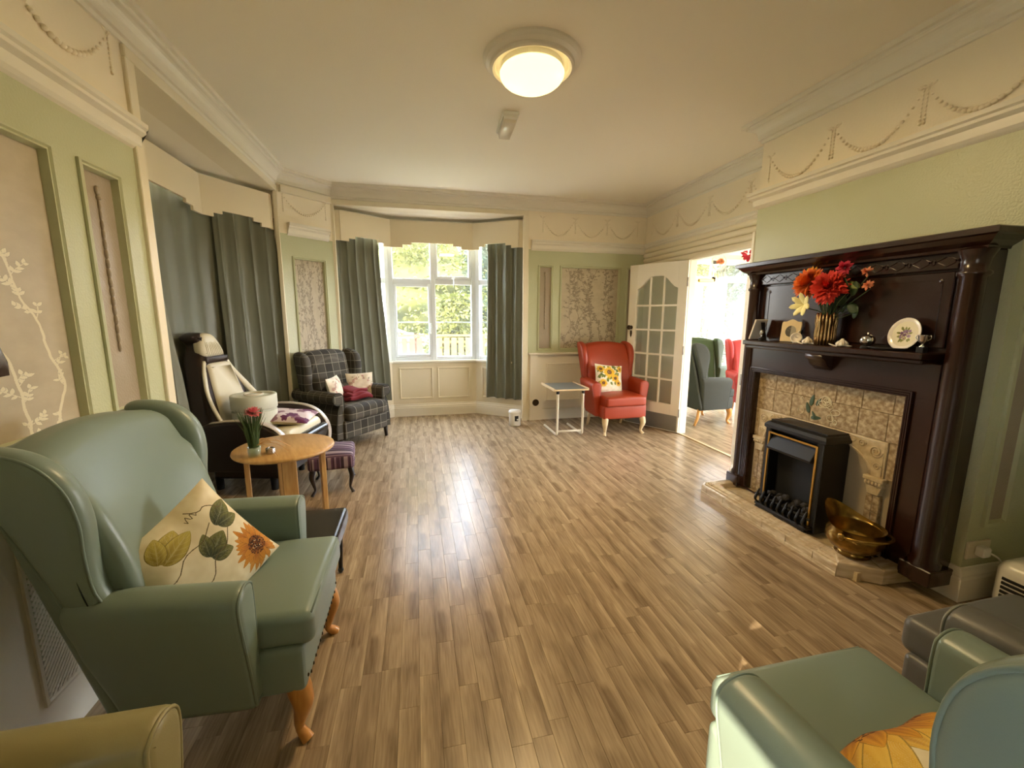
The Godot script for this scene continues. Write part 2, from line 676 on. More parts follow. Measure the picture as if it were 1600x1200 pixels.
func stripes() -> Image:
	var im := Image.create_empty(256, 16, false, Image.FORMAT_RGB8)
	var cs := [col(70, 42, 66), col(116, 92, 112), col(50, 30, 48), col(150, 132, 140), col(84, 52, 78), col(60, 36, 56), col(132, 108, 124)]
	var x := 0
	var g := RandomNumberGenerator.new()
	g.seed = 5
	var k := 0
	while x < 256:
		var w := g.randi_range(4, 22)
		im.fill_rect(Rect2i(x, 0, mini(w, 256 - x), 16), cs[k % cs.size()])
		x += w
		k += 1
	return im

func floral(back: Color, a: Color, b: Color, n: int, r0: float, r1: float, sd: int) -> Image:
	var im := blend([[cloud(64, 64, 256, 256, 0.04, sd), 1.0]], back.darkened(0.06), back.lightened(0.04))
	var g := RandomNumberGenerator.new()
	g.seed = sd
	for k in n:
		var c := Vector2(g.randf() * 256, g.randf() * 256)
		var r := g.randf_range(r0, r1)
		var cc := a if k % 2 == 0 else b
		for p in 6:
			var an := TAU * p / 6 + g.randf()
			petal(im, c, c + Vector2(cos(an), sin(an)) * r, r * 0.36, cc.darkened(0.15), cc)
	return im

func script_cushion() -> Image:
	var im := blend([[cloud(64, 64, 256, 256, 0.04, 71), 1.0]], col(214, 200, 176), col(232, 220, 200))
	var g := RandomNumberGenerator.new()
	g.seed = 72
	for k in 46:
		var an := g.randf() * TAU
		var c := Vector2(128, 128) + Vector2(cos(an) * g.randf_range(74, 112), sin(an) * g.randf_range(66, 108))
		if k % 2 == 0:
			for p in 5:
				var b := TAU * p / 5
				petal(im, c, c + Vector2(cos(b), sin(b)) * 13, 5, col(188, 140, 128), col(206, 168, 152))
		else:
			petal(im, c, c + Vector2(g.randf_range(-20, 20), g.randf_range(-16, 16)), 4, col(150, 134, 110), col(170, 152, 126))
	return im

func plank_strips() -> Image:
	# twelve plank faces side by side, 80 x 512 each
	var w := 960
	var h := 512
	var fine := cloud(960, 32, 960, 512, 0.09, 11, 3).get_data()
	var mid := cloud(480, 24, 960, 512, 0.05, 12, 2).get_data()
	var wide := cloud(240, 20, 960, 512, 0.035, 13, 2).get_data()
	var g := RandomNumberGenerator.new()
	g.seed = 14
	var out := PackedByteArray()
	out.resize(w * h * 3)
	var lo := col(108, 88, 66)
	var hi := col(196, 173, 141)
	for s in 12:
		var tone := g.randf_range(-0.07, 0.07)
		var tilt := g.randf_range(0.10, 0.24) * (1.0 if g.randf() < 0.8 else -1.0)
		var ph := g.randf() * 6.0
		for y in h:
			for x in 80:
				var i := y * w + s * 80 + x
				var u := x / 80.0
				var wob := 0.06 * sin(y / 512.0 * 5.0 + ph)
				var v := 0.56 + tone + tilt * (u - 0.5 + wob) * 1.6
				v += (fine[i] / 255.0 - 0.5) * 0.34 + (mid[i] / 255.0 - 0.5) * 0.3 + (wide[i] / 255.0 - 0.5) * 0.4
				v = clampf(v, 0.0, 1.0)
				out[i * 3] = int(lerpf(lo.r, hi.r, v) * 255)
				out[i * 3 + 1] = int(lerpf(lo.g, hi.g, v) * 255)
				out[i * 3 + 2] = int(lerpf(lo.b, hi.b, v) * 255)
	return Image.create_from_data(w, h, false, Image.FORMAT_RGB8, out)

func make_materials() -> void:
	var lumps := tex(cloud(256, 256, 256, 256, 0.03, 21, 3))
	var grainy := tex(cloud(256, 256, 256, 256, 0.09, 22, 2))
	var skin := tex(cloud(256, 256, 256, 256, 0.16, 23, 2))
	M.cream = mat(col(238, 228, 202), 0.38)
	M.white = mat(col(240, 234, 218), 0.32)
	M.frieze = relief(mat(col(248, 237, 213), 0.55), lumps, 0.05, 6.0)
	M.ceiling = relief(mat(col(250, 243, 225), 0.75), grainy, 0.03, 4.0)
	M.green = relief(mat(col(194, 197, 162), 0.32), lumps, 0.09, 9.0)
	M.green_plain = mat(col(194, 197, 162), 0.45)
	M.taupe = relief(mat(col(166, 152, 132), 0.28), lumps, 0.08, 9.0)
	M.frost = mat(col(226, 232, 236), 0.3)
	# one paper; its sheen is painted in as pale print near, dark print far
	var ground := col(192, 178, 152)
	M.paper_sheen_light = textured(paper(ground, col(226, 217, 190), 31, 1.35), 0.36)
	M.paper_sheen_dark = textured(paper(ground, col(146, 132, 112), 32), 0.45)
	M.curtain = mat(col(116, 119, 105), 0.42)
	M.curtain.rim_enabled = true
	M.curtain.rim = 0.35
	M.lining = mat(col(202, 196, 172), 0.6)
	M.sheer = mat(col(236, 236, 232), 0.8)
	M.pelmet = mat(col(240, 227, 198), 0.6)
	var strips := plank_strips()
	M.floor = textured(strips, 0.25)
	M.floor.heightmap_enabled = true
	var grey := strips.duplicate()
	grey.convert(Image.FORMAT_L8)
	M.floor.heightmap_texture = tex(grey)
	M.floor.heightmap_scale = 0.045
	M.underlay = mat(col(96, 72, 48), 0.8)
	M.leather = relief(mat(col(128, 145, 136), 0.34), skin, 0.015, 7.0)
	M.leather_olive = relief(mat(col(152, 142, 98), 0.38), skin, 0.015, 7.0)
	M.leather_piping = mat(col(122, 140, 132), 0.34)
	M.leather_red = relief(mat(col(156, 54, 24), 0.4), skin, 0.015, 7.0)
	M.piping_red = mat(col(150, 52, 26), 0.4)
	M.leather_grey = relief(mat(col(98, 98, 94), 0.4), skin, 0.015, 7.0)
	M.piping_grey = mat(col(134, 136, 130), 0.4)
	M.cloth_grey = relief(mat(col(52, 53, 46), 0.85), grainy, 0.03, 14.0)
	M.piping_cloth = mat(col(50, 52, 46), 0.85)
	M.cloth_green = mat(col(58, 74, 46), 0.8)
	M.cloth_crimson = mat(col(160, 40, 38), 0.7)
	var grain_y := cloud(256, 24, 256, 512, 0.05, 41, 3)
	var grain_f := cloud(256, 40, 256, 512, 0.12, 42, 2)
	M.beech = textured(blend([[grain_y, 1.0], [grain_f, 0.6]], col(186, 142, 84), col(214, 174, 114)), 0.28, 1.6)
	M.leg_wood = textured(blend([[grain_y, 1.0], [grain_f, 0.6]], col(186, 122, 58), col(220, 164, 92)), 0.3, 2.2)
	M.leg_pale = textured(blend([[grain_y, 1.0], [grain_f, 0.6]], col(206, 180, 136), col(228, 206, 166)), 0.35, 2.2)
	M.mahogany = textured(blend([[grain_y, 1.0], [grain_f, 0.7]], col(40, 19, 11), col(48, 23, 14)), 0.26, 1.4)
	M.mahogany.clearcoat_enabled = true
	M.mahogany.clearcoat = 0.4
	M.mahogany.clearcoat_roughness = 0.2
	M.dark_leg = mat(col(34, 24, 20), 0.3)
	M.black_leather = relief(mat(col(24, 20, 18), 0.24), skin, 0.02, 7.0)
	M.brown_leather = mat(col(46, 32, 27), 0.3)
	M.ivory_leather = mat(col(216, 208, 182), 0.42)
	M.silver_trim = mat(col(196, 186, 176), 0.35, 0.3)
	M.tartan = textured(tartan(), 0.9, 2.6)
	M.stripe = textured(stripes(), 0.8)
	M.plum_floral = textured(floral(col(224, 208, 210), col(104, 34, 84), col(150, 110, 124), 26, 20, 40, 51), 0.8)
	M.script_cushion = textured(script_cushion(), 0.85)
	M.cream_cloth = mat(col(224, 214, 188), 0.85)
	M.throw = relief(mat(col(116, 26, 34), 0.9), grainy, 0.06, 10.0)
	M.print_large = textured(sunflower_large(61), 0.85)
	M.print_small = textured(sunflower_small(62), 0.85)
	M.print_petals = textured(petals_print(63), 0.85)
	var mott := blend([[cloud(256, 256, 256, 256, 0.035, 81, 3), 1.0]], col(142, 120, 88), col(196, 176, 140))
	M.tile = textured(mott, 0.22, 3.0)
	M.tile_kerb = textured(blend([[cloud(64, 256, 256, 256, 0.05, 84, 3), 1.0]], col(186, 164, 130), col(216, 198, 166)), 0.2, 2.0)
	M.tile_pale = textured(blend([[cloud(128, 128, 128, 128, 0.04, 82, 3), 1.0]], col(188, 166, 126), col(214, 196, 158)), 0.28, 3.0)
	M.grout = mat(col(170, 154, 124), 0.8)
	M.line_cream = mat(col(226, 214, 172), 0.3)
	M.line_green = mat(col(66, 84, 62), 0.25)
	M.black_metal = mat(col(12, 12, 13), 0.4)
	M.black_matt = mat(col(12, 12, 13), 0.7)
	M.coal = relief(mat(col(40, 36, 34), 0.8), lumps, 0.4, 12.0)
	M.gold = mat(col(206, 164, 84), 0.28, 0.9)
	M.champagne = mat(col(196, 166, 118), 0.25, 0.9)
	M.brass = textured(blend([[cloud(128, 128, 128, 128, 0.05, 83, 3), 1.0]], col(120, 92, 42), col(176, 140, 70)), 0.26, 3.0)
	M.brass.metallic = 0.9
	M.bronze = mat(col(66, 52, 36), 0.35, 0.8)
	M.chrome = mat(col(200, 200, 200), 0.15, 1.0)
	M.steel = mat(col(150, 146, 138), 0.4, 0.8)
	M.plastic_white = mat(col(236, 234, 226), 0.3)
	M.label_black = mat(col(24, 24, 26), 0.5)
	M.tube_cream = mat(col(224, 214, 190), 0.3)
	M.tray_grey = mat(col(116, 122, 118), 0.4)
	M.tray_rim = mat(col(206, 180, 140), 0.4)
	M.porcelain = mat(col(238, 230, 214), 0.15)
	M.frame_cream = mat(col(222, 200, 154), 0.45)
	M.photo = textured(floral(col(150, 142, 124), col(60, 56, 48), col(196, 188, 168), 10, 30, 60, 91), 0.4)
	M.plate_print = textured(plate_print(), 0.16)
	M.stem = mat(col(70, 92, 46), 0.7)
	M.leaf = mat(col(44, 66, 34), 0.55)
	M.leaf_light = mat(col(112, 124, 62), 0.6)
	M.pink = mat(col(232, 126, 132), 0.7)
	M.orange = mat(col(232, 116, 40), 0.7)
	M.scarlet = mat(col(214, 56, 38), 0.7)
	M.magenta = mat(col(196, 34, 62), 0.7)
	M.yellow = mat(col(236, 178, 40), 0.7)
	M.peach = mat(col(232, 150, 110), 0.7)
	M.lily = mat(col(236, 230, 170), 0.6)
	M.glass = mat(Color(0.93, 0.96, 0.95, 0.10), 0.02)
	M.glass.transparency = BaseMaterial3D.TRANSPARENCY_ALPHA
	M.vase_glass = mat(Color(0.8, 0.9, 0.8, 0.22), 0.05)
	M.vase_glass.transparency = BaseMaterial3D.TRANSPARENCY_ALPHA
	M.lamp = mat(col(255, 246, 214), 0.3)
	M.lamp.emission_enabled = true
	M.lamp.emission = col(255, 226, 152)
	M.lamp.emission_energy_multiplier = 1.3
	M.drum = mat(col(206, 208, 192), 0.45)
	M.foliage = mat(col(84, 86, 18), 0.8)
	M.foliage.backlight_enabled = true
	M.foliage.backlight = col(60, 68, 14)
	M.foliage_dark = mat(col(46, 62, 40), 0.8)
	M.bark = mat(col(92, 74, 58), 0.9)
	M.fence_red = mat(col(104, 50, 34), 0.8)
	M.fence_gold = mat(col(110, 88, 40), 0.8)
	M.shed = mat(col(130, 106, 62), 0.8)
	M.felt = mat(col(120, 112, 104), 0.9)
	M.grass = mat(col(84, 92, 40), 0.9)
	M.stone = mat(col(170, 162, 146), 0.85)
	M.brick = mat(col(88, 74, 64), 0.9)
	M.slate = mat(col(58, 58, 60), 0.7)
	M.far_pane = mat(col(40, 46, 50), 0.15)

func plate_print() -> Image:
	var im := blank(256, 256, col(232, 222, 188))
	var g := RandomNumberGenerator.new()
	g.seed = 95
	for k in 26:
		var a := g.randf() * TAU
		var p := Vector2(128, 136) + Vector2(cos(a), sin(a)) * g.randf_range(10, 64)
		petal(im, p, p + Vector2(cos(a), sin(a)) * 34, 10, col(104, 108, 50), col(150, 150, 84), 0.1)
	for k in 16:
		var a := g.randf() * TAU
		var p := Vector2(128, 130) + Vector2(cos(a), sin(a)) * g.randf_range(0, 56)
		for q in 5:
			var b := TAU * q / 5 + k
			petal(im, p, p + Vector2(cos(b), sin(b)) * 18, 7, col(120, 88, 112), [col(176, 148, 168), col(226, 210, 150), col(110, 70, 96)][k % 3])
	return im

# ---------------------------------------------------------------- the room
const LEFT := -1.34
const RIGHT := 3.05
const FAR := -5.35
const NEAR := 2.2
const BREAST := 2.60
const B0 := -2.93
const B1 := -1.385
const CEIL := 2.83
const RAIL_PROF := [Vector2(0, 0), Vector2(0.062, 0), Vector2(0.062, -0.022), Vector2(0.05, -0.03), Vector2(0.05, -0.045), Vector2(0.028, -0.06), Vector2(0.024, -0.1), Vector2(0.012, -0.115), Vector2(0, -0.125)]
const BASE_PROF := [Vector2(0, 0), Vector2(0.024, 0), Vector2(0.024, 0.115), Vector2(0.018, 0.125), Vector2(0.02, 0.135), Vector2(0.01, 0.155), Vector2(0.008, 0.17), Vector2(0, 0.172)]
const PANEL_PROF := [Vector2(0, 0), Vector2(0.0, 0.012), Vector2(0.008, 0.016), Vector2(0.014, 0.008), Vector2(0.022, 0.010), Vector2(0.028, -0.02)]

func panelled(parent: Node3D, o: Vector3, u: Vector3, n: Vector3, length: float, y0: float, y1: float, panels: Array) -> void:
	# stiles stand 22 mm proud of the inserts; panels are [u0, u1, v0, v1, material, drop]
	var st := S()
	var th := 0.022
	var b := Basis(u, Vector3.UP, u.cross(Vector3.UP))
	var cell := func(a0: float, a1: float, v0: float, v1: float) -> void:
		if a1 - a0 > 0.001 and v1 - v0 > 0.001:
			box(st, Transform3D(b, o + u * (a0 + a1) / 2 + Vector3.UP * (v0 + v1) / 2 - n * th / 2), Vector3(a1 - a0, v1 - v0, th))
	var at := 0.0
	for p in panels:
		cell.call(at, p[0], y0, y1)
		cell.call(p[0], p[1], y0, p[2])
		cell.call(p[0], p[1], p[3], y1)
		at = p[1]
	cell.call(at, length, y0, y1)
	wpart(parent, "panelling", st, M.green)
	for p in panels:
		var q := S()
		q.set_smooth_group(FLAT)
		var c: Vector3 = o + u * p[0] + Vector3.UP * p[2] - n * (th - 0.003)
		var w: Vector3 = u * (p[1] - p[0])
		var h: Vector3 = Vector3.UP * (p[3] - p[2])
		quad(q, c, c + w, c + w + h, c + h)
		quad(q, c - n * 0.003, c - n * 0.003 + h, c - n * 0.003 + w + h, c - n * 0.003 + w)
		wpart(parent, "panel_insert", q, p[4])
		var f := S()
		frame(f, o + u * p[0] + Vector3.UP * p[2], w, h, n, PANEL_PROF)
		wpart(parent, "panel_moulding", f, M.green_plain)
		if p[5]:
			var d := S()
			var mid: Vector3 = c + w / 2 + n * 0.003
			var top: float = p[3] - 0.10
			ball(d, mid + Vector3.UP * (top - p[2]), Vector3(0.016, 0.022, 0.01), 8, 5, face_turn(n))
			ball(d, mid + Vector3.UP * (top - 0.03 - p[2]), Vector3(0.012, 0.012, 0.012), 8, 5, face_turn(n))
			var y := top - 0.06
			var k := 0
			while y > p[3] - 0.83:
				var s := 0.6 + 0.4 * sin(PI * clampf(k / 17.0, 0.06, 0.94))
				ball(d, mid + Vector3.UP * (y - p[2]), Vector3(0.011 * s, 0.024, 0.012 * s), 8, 5, face_turn(n))
				y -= 0.042
				k += 1
			wpart(parent, "bead_drop", d, p[4])

func swag(parent: Node3D, a: Vector3, b: Vector3, drop: float, n: Vector3) -> void:
	# a garland of beads hung between two bows
	var st := S()
	var steps := 22
	for i in steps + 1:
		var f := float(i) / steps
		var y := -drop * (1.0 - pow(2.0 * f - 1.0, 2.0))
		var s := 0.005 + 0.008 * sin(PI * f)
		ball(st, a.lerp(b, f) + Vector3.UP * y + n * s * 0.5, Vector3(s * 1.25, s, s), 6, 4, face_turn(n))
	for e in [a, b]:
		for k in 9:
			var s := 0.005 + (0.003 if k > 6 else 0.0)
			ball(st, e + Vector3.UP * (-0.02 * k) + n * s * 0.5, Vector3(s, 0.009, s), 5, 4, face_turn(n))
		for w in [-1.0, 1.0]:
			var side: Vector3 = Vector3.UP.cross(n) * w
			ball(st, e + side * 0.02 + Vector3.UP * 0.018, Vector3(0.018, 0.008, 0.005), 6, 4, face_turn(n) * Basis(Vector3.BACK, 0.5 * w))
	wpart(parent, "swag", st, M.frieze)

func lattice(parent: Node3D, called: String, o: Vector3, u: Vector3, h: float, n: Vector3, step: float, wid: float) -> void:
	# woven grille of crossing slats
	var w := u.length()
	var ud := u / w
	var st := S()
	for dirn in [-1.0, 1.0]:
		var k := -h
		while k < w + h:
			# the slat x = k + dirn * y, cut to the rectangle
			var y0 := 0.0
			var y1 := h
			if dirn > 0:
				y0 = maxf(0, -k)
				y1 = minf(h, w - k)
			else:
				y0 = maxf(0, k - w)
				y1 = minf(h, k)
			if y1 - y0 > 0.004:
				var p: Vector3 = o + ud * (k + dirn * y0) + Vector3.UP * y0 + n * (0.003 + 0.001 * dirn)
				var q: Vector3 = o + ud * (k + dirn * y1) + Vector3.UP * y1 + n * (0.003 + 0.001 * dirn)
				bar(st, p, q, wid, 0.0015, 0.0, n)
			k += step
	wpart(parent, called, st, M.white)

func curtain(parent: Node3D, called: String, tops: Array, hems: Array, y0: float, y1: float, folds: int, amp: float, m: Material, sd: int) -> MeshInstance3D:
	var g := RandomNumberGenerator.new()
	g.seed = sd
	var deep: Array[float] = []
	for k in folds + 2:
		deep.append(g.randf_range(0.55, 1.25))
	var wide := folds * 12
	var tall := 14
	var a := along(tops, wide)
	var b := along(hems, wide)
	var front: Array = []
	var rear: Array = []
	for j in tall + 1:
		var f := float(j) / tall
		var row: Array[Vector3] = []
		var rrow: Array[Vector3] = []
		for i in wide + 1:
			var s := float(i) / wide
			var p: Vector2 = (a[i] as Vector2).lerp(b[i], smoothstep(0, 1, 1.0 - f))
			var d: Vector2 = ((a[mini(i + 1, wide)] as Vector2) - a[maxi(i - 1, 0)]).lerp((b[mini(i + 1, wide)] as Vector2) - b[maxi(i - 1, 0)], 1.0 - f).normalized()
			var nn := Vector2(-d.y, d.x)
			var ph := s * folds * TAU + 0.35 * sin(f * 3.0 + sd + s * 5.0)
			var k: float = deep[int(s * folds)] * (0.72 + 0.38 * (1.0 - f))
			var wave := sin(ph) + 0.25 * sin(2.0 * ph + sd)
			var at := p + nn * wave * amp * k + d * cos(ph) * amp * 0.4
			at += nn * 0.004 * sin(f * 23.0 + s * 31.0 + sd)
			row.append(Vector3(at.x, lerpf(y0, y1, f), at.y))
			rrow.append(Vector3(at.x, lerpf(y0, y1, f), at.y) - Vector3(nn.x, 0, nn.y) * 0.004)
		front.append(row)
		rear.append(rrow)
	var st := S()
	sheet(st, front)
	sheet(st, rear, true, true)
	return part(parent, called, st, m)

func along(pts: Array, n: int) -> Array:
	var total := 0.0
	for i in range(1, pts.size()):
		total += (pts[i] as Vector2).distance_to(pts[i - 1])
	var out: Array = []
	for k in n + 1:
		var want := total * k / n
		var run := 0.0
		var at: Vector2 = pts[-1]
		for i in range(1, pts.size()):
			var l := (pts[i] as Vector2).distance_to(pts[i - 1])
			if run + l >= want - 1e-6:
				at = (pts[i - 1] as Vector2).lerp(pts[i], (want - run) / maxf(l, 1e-6))
				break
			run += l
		out.append(at)
	return out

# ---- a bay, in axes whose -z points out of the house
const BAY := [Vector2(-1.25, -0.07), Vector2(-0.575, -0.59), Vector2(0.575, -0.59), Vector2(1.25, -0.07)]

func bay(wall_name: String, window_name: String, pelmet_label: String, at: Vector3, turn: float) -> void:
	var wl := structure(wall_name, at, turn)
	var st := S()
	for i in 3:
		var a: Vector2 = BAY[i]
		var b: Vector2 = BAY[i + 1]
		var d := (b - a).normalized()
		var out := Vector2(d.y, -d.x)
		for yy in [[-0.3, 0.74], [2.46, CEIL + 0.1]]:
			var q := PackedVector2Array([a - d * 0.02, b + d * 0.02, b + d * 0.08 + out * 0.18, a - d * 0.08 + out * 0.18])
			slab(st, q, yy[0], yy[1])
	part(wl, "masonry", st, M.cream)
	var cl := S()
	slab(cl, PackedVector2Array([Vector2(-1.14, 0.0), BAY[0] + Vector2(-0.1, -0.02), BAY[1] + Vector2(-0.1, -0.1), BAY[2] + Vector2(0.1, -0.1), BAY[3] + Vector2(0.1, -0.02), Vector2(1.14, 0.0)]), 2.62, 2.66)
	part(wl, "soffit", cl, M.ceiling)
	for i in 3:
		var a: Vector2 = BAY[i]
		var b: Vector2 = BAY[i + 1]
		var d := (b - a).normalized()
		var l := a.distance_to(b)
		var n := Vector3(-d.y, 0, d.x)
		var cuts := [[0.09, l / 2 - 0.03], [l / 2 + 0.03, l - 0.09]] if i == 1 else [[0.1, l - 0.1]]
		for c in cuts:
			var f := S()
			var o := Vector3(a.x + d.x * c[0], 0.24, a.y + d.y * c[0]) + n * 0.001
			frame(f, o, Vector3(d.x, 0, d.y) * (c[1] - c[0]), Vector3.UP * 0.44, n, [Vector2(0, 0), Vector2(0, 0.012), Vector2(0.012, 0.016), Vector2(0.02, 0.005), Vector2(0.024, 0)])
			part(wl, "panel_moulding", f, M.cream)
	var bb := S()
	moulding(bb, BAY, 0.0, BASE_PROF)
	part(wl, "skirting", bb, M.white)
	var win := structure(window_name, at, turn)
	var sl := S()
	moulding(sl, BAY, 0.742, [Vector2(-0.16, 0), Vector2(0.03, 0), Vector2(0.03, 0.004), Vector2(0.045, 0.01), Vector2(0.045, 0.03), Vector2(0.04, 0.036), Vector2(-0.16, 0.036)])
	part(win, "sill", sl, M.white)
	for i in 3:
		var a: Vector2 = BAY[i]
		var b: Vector2 = BAY[i + 1]
		var d := (b - a).normalized()
		var l := a.distance_to(b)
		var x := Vector3(d.x, 0, d.y)
		var t := Transform3D(Basis(x, Vector3.UP, x.cross(Vector3.UP)), Vector3(a.x, 0, a.y) + Vector3(d.y, 0, -d.x) * 0.05)
		window_bay(win, t, l, i == 1)
	# pelmet with a stepped lower edge
	var pel := thing("pelmet", pelmet_label, "pelmet", at, turn)
	var path := [Vector2(-1.135, -0.05), Vector2(-1.06, -0.05), Vector2(-0.525, -0.43), Vector2(0.525, -0.43), Vector2(1.06, -0.05), Vector2(1.135, -0.05)]
	for i in 5:
		var a: Vector2 = path[i]
		var b: Vector2 = path[i + 1]
		var l := a.distance_to(b)
		var x := Vector3(b.x - a.x, 0, b.y - a.y) / l
		var t := Transform3D(Basis(x, Vector3.UP, x.cross(Vector3.UP)), Vector3(a.x, 0, a.y))
		var y := 2.245
		var poly: Array = [Vector2(0, 2.575), Vector2(0, y), Vector2(l, y), Vector2(l, 2.575)]
		if i in [1, 2, 3]:
			var e := 0.15 if i == 2 else 0.10
			var s := 0.11 if i == 2 else 0.08
			poly = [Vector2(0, 2.575), Vector2(0, y), Vector2(e, y), Vector2(e, y + 0.035), Vector2(e + s, y + 0.035), Vector2(e + s, y + 0.065), Vector2(l - e - s, y + 0.065), Vector2(l - e - s, y + 0.035), Vector2(l - e, y + 0.035), Vector2(l - e, y), Vector2(l, y), Vector2(l, 2.575)]
		var st2 := S()
		puff(st2, t, poly, 0.022)
		part(pel, "pelmet_board", st2, M.pelmet)
	var tb := S()
	slab(tb, PackedVector2Array([Vector2(-1.135, -0.06), Vector2(-1.06, -0.06), Vector2(-0.525, -0.44), Vector2(0.525, -0.44), Vector2(1.06, -0.06), Vector2(1.135, -0.06), Vector2(1.22, -0.09), Vector2(0.56, -0.57), Vector2(-0.56, -0.57), Vector2(-1.22, -0.09)]), 2.54, 2.556)
	part(pel, "leak_stop_board", tb, M.pelmet)  # unseen board, added to stop daylight leaking over the pelmet
	# casing round the opening
	var cs := S()
	for sx in [-1.0, 1.0]:
		bx(cs, sx * 1.14 - 0.035, sx * 1.14 + 0.035, 0.0, 2.62, -0.02, 0.018, 0.004)
	bx(cs, -1.175, 1.175, 2.62, 2.676, -0.02, 0.018, 0.004)
	part(wl, "casing", cs, M.cream)

func slab(st: SurfaceTool, poly: PackedVector2Array, y0: float, y1: float) -> void:
	# plan outline (x, z) raised from y0 to y1
	var pts: Array = []
	for p in poly:
		pts.append(Vector2(p.x, -p.y))
	puff(st, Transform3D(Basis(Vector3.RIGHT, Vector3.FORWARD, Vector3.UP), Vector3(0, (y0 + y1) / 2, 0)), pts, y1 - y0)

func window_bay(win: Node3D, t: Transform3D, l: float, middle: bool) -> void:
	var st := S()
	var y0 := 0.775
	var y1 := 2.46
	var tr := 1.84
	var dep := 0.07
	var pw := 0.055
	for x in ([0.0, l / 2, l] if middle else [0.0, l]):
		var half := pw if x == 0.0 or x == l else 0.032
		box(st, t * T(Vector3(x, (y0 + y1) / 2, 0)), Vector3(half * 2, y1 - y0, dep + 0.02), 0.006)
	for y in [[y0, y0 + 0.05], [tr - 0.035, tr + 0.035], [y1 - 0.05, y1]]:
		box(st, t * T(Vector3(l / 2, (y[0] + y[1]) / 2, 0)), Vector3(l, y[1] - y[0], dep), 0.005)
	var f := put(win, "window_frame", bake(st), M.frost)
	var cols := [[pw, l / 2 - 0.032], [l / 2 + 0.032, l - pw]] if middle else [[pw, l - pw]]
	for ci in cols.size():
		var c: Array = cols[ci]
		for row in 2:
			var ya := y0 + 0.05 if row == 0 else tr + 0.035
			var yb := tr - 0.035 if row == 0 else y1 - 0.05
			var w: float = c[1] - c[0]
			if middle and ((ci == 0 and row == 0) or (ci == 1 and row == 1)):
				var sa := S()
				for x in [c[0] + 0.018, c[1] - 0.018]:
					box(sa, t * T(Vector3(x, (ya + yb) / 2, 0.012)), Vector3(0.036, yb - ya, dep), 0.006)
				for y in [ya + 0.018, yb - 0.018]:
					box(sa, t * T(Vector3(c[0] + w / 2, y, 0.012)), Vector3(w - 0.072, 0.036, dep - 0.004), 0.004)
				var s := put(win, "sash", bake(sa), M.frost)
				var hd := S()
				if row == 0:
					box(hd, t * T(Vector3(c[1] - 0.01, ya + 0.42, 0.062)), Vector3(0.018, 0.07, 0.02), 0.004)
					box(hd, t * T(Vector3(c[1] - 0.012, ya + 0.36, 0.075)), Vector3(0.012, 0.09, 0.012), 0.003)
				else:
					box(hd, t * T(Vector3(c[0] + w / 2, ya + 0.01, 0.062)), Vector3(0.04, 0.02, 0.02), 0.004)
					box(hd, t * T(Vector3(c[0] + w / 2 + 0.006, ya - 0.05, 0.07)), Vector3(0.012, 0.12, 0.01), 0.003)
				part(s, "handle", hd, M.chrome)
			var p := S()
			box(p, t * T(Vector3(c[0] + w / 2, (ya + yb) / 2, -0.01)), Vector3(w + 0.01, yb - ya + 0.01, 0.006))
			put(win, "pane", bake(p), M.glass)
			if row == 0:
				var gb := S()
				box(gb, t * T(Vector3(c[0] + w / 2, ya + 0.47, -0.012)), Vector3(w, 0.016, 0.014), 0.003)
				put(win, "glazing_bar", bake(gb), M.frost)

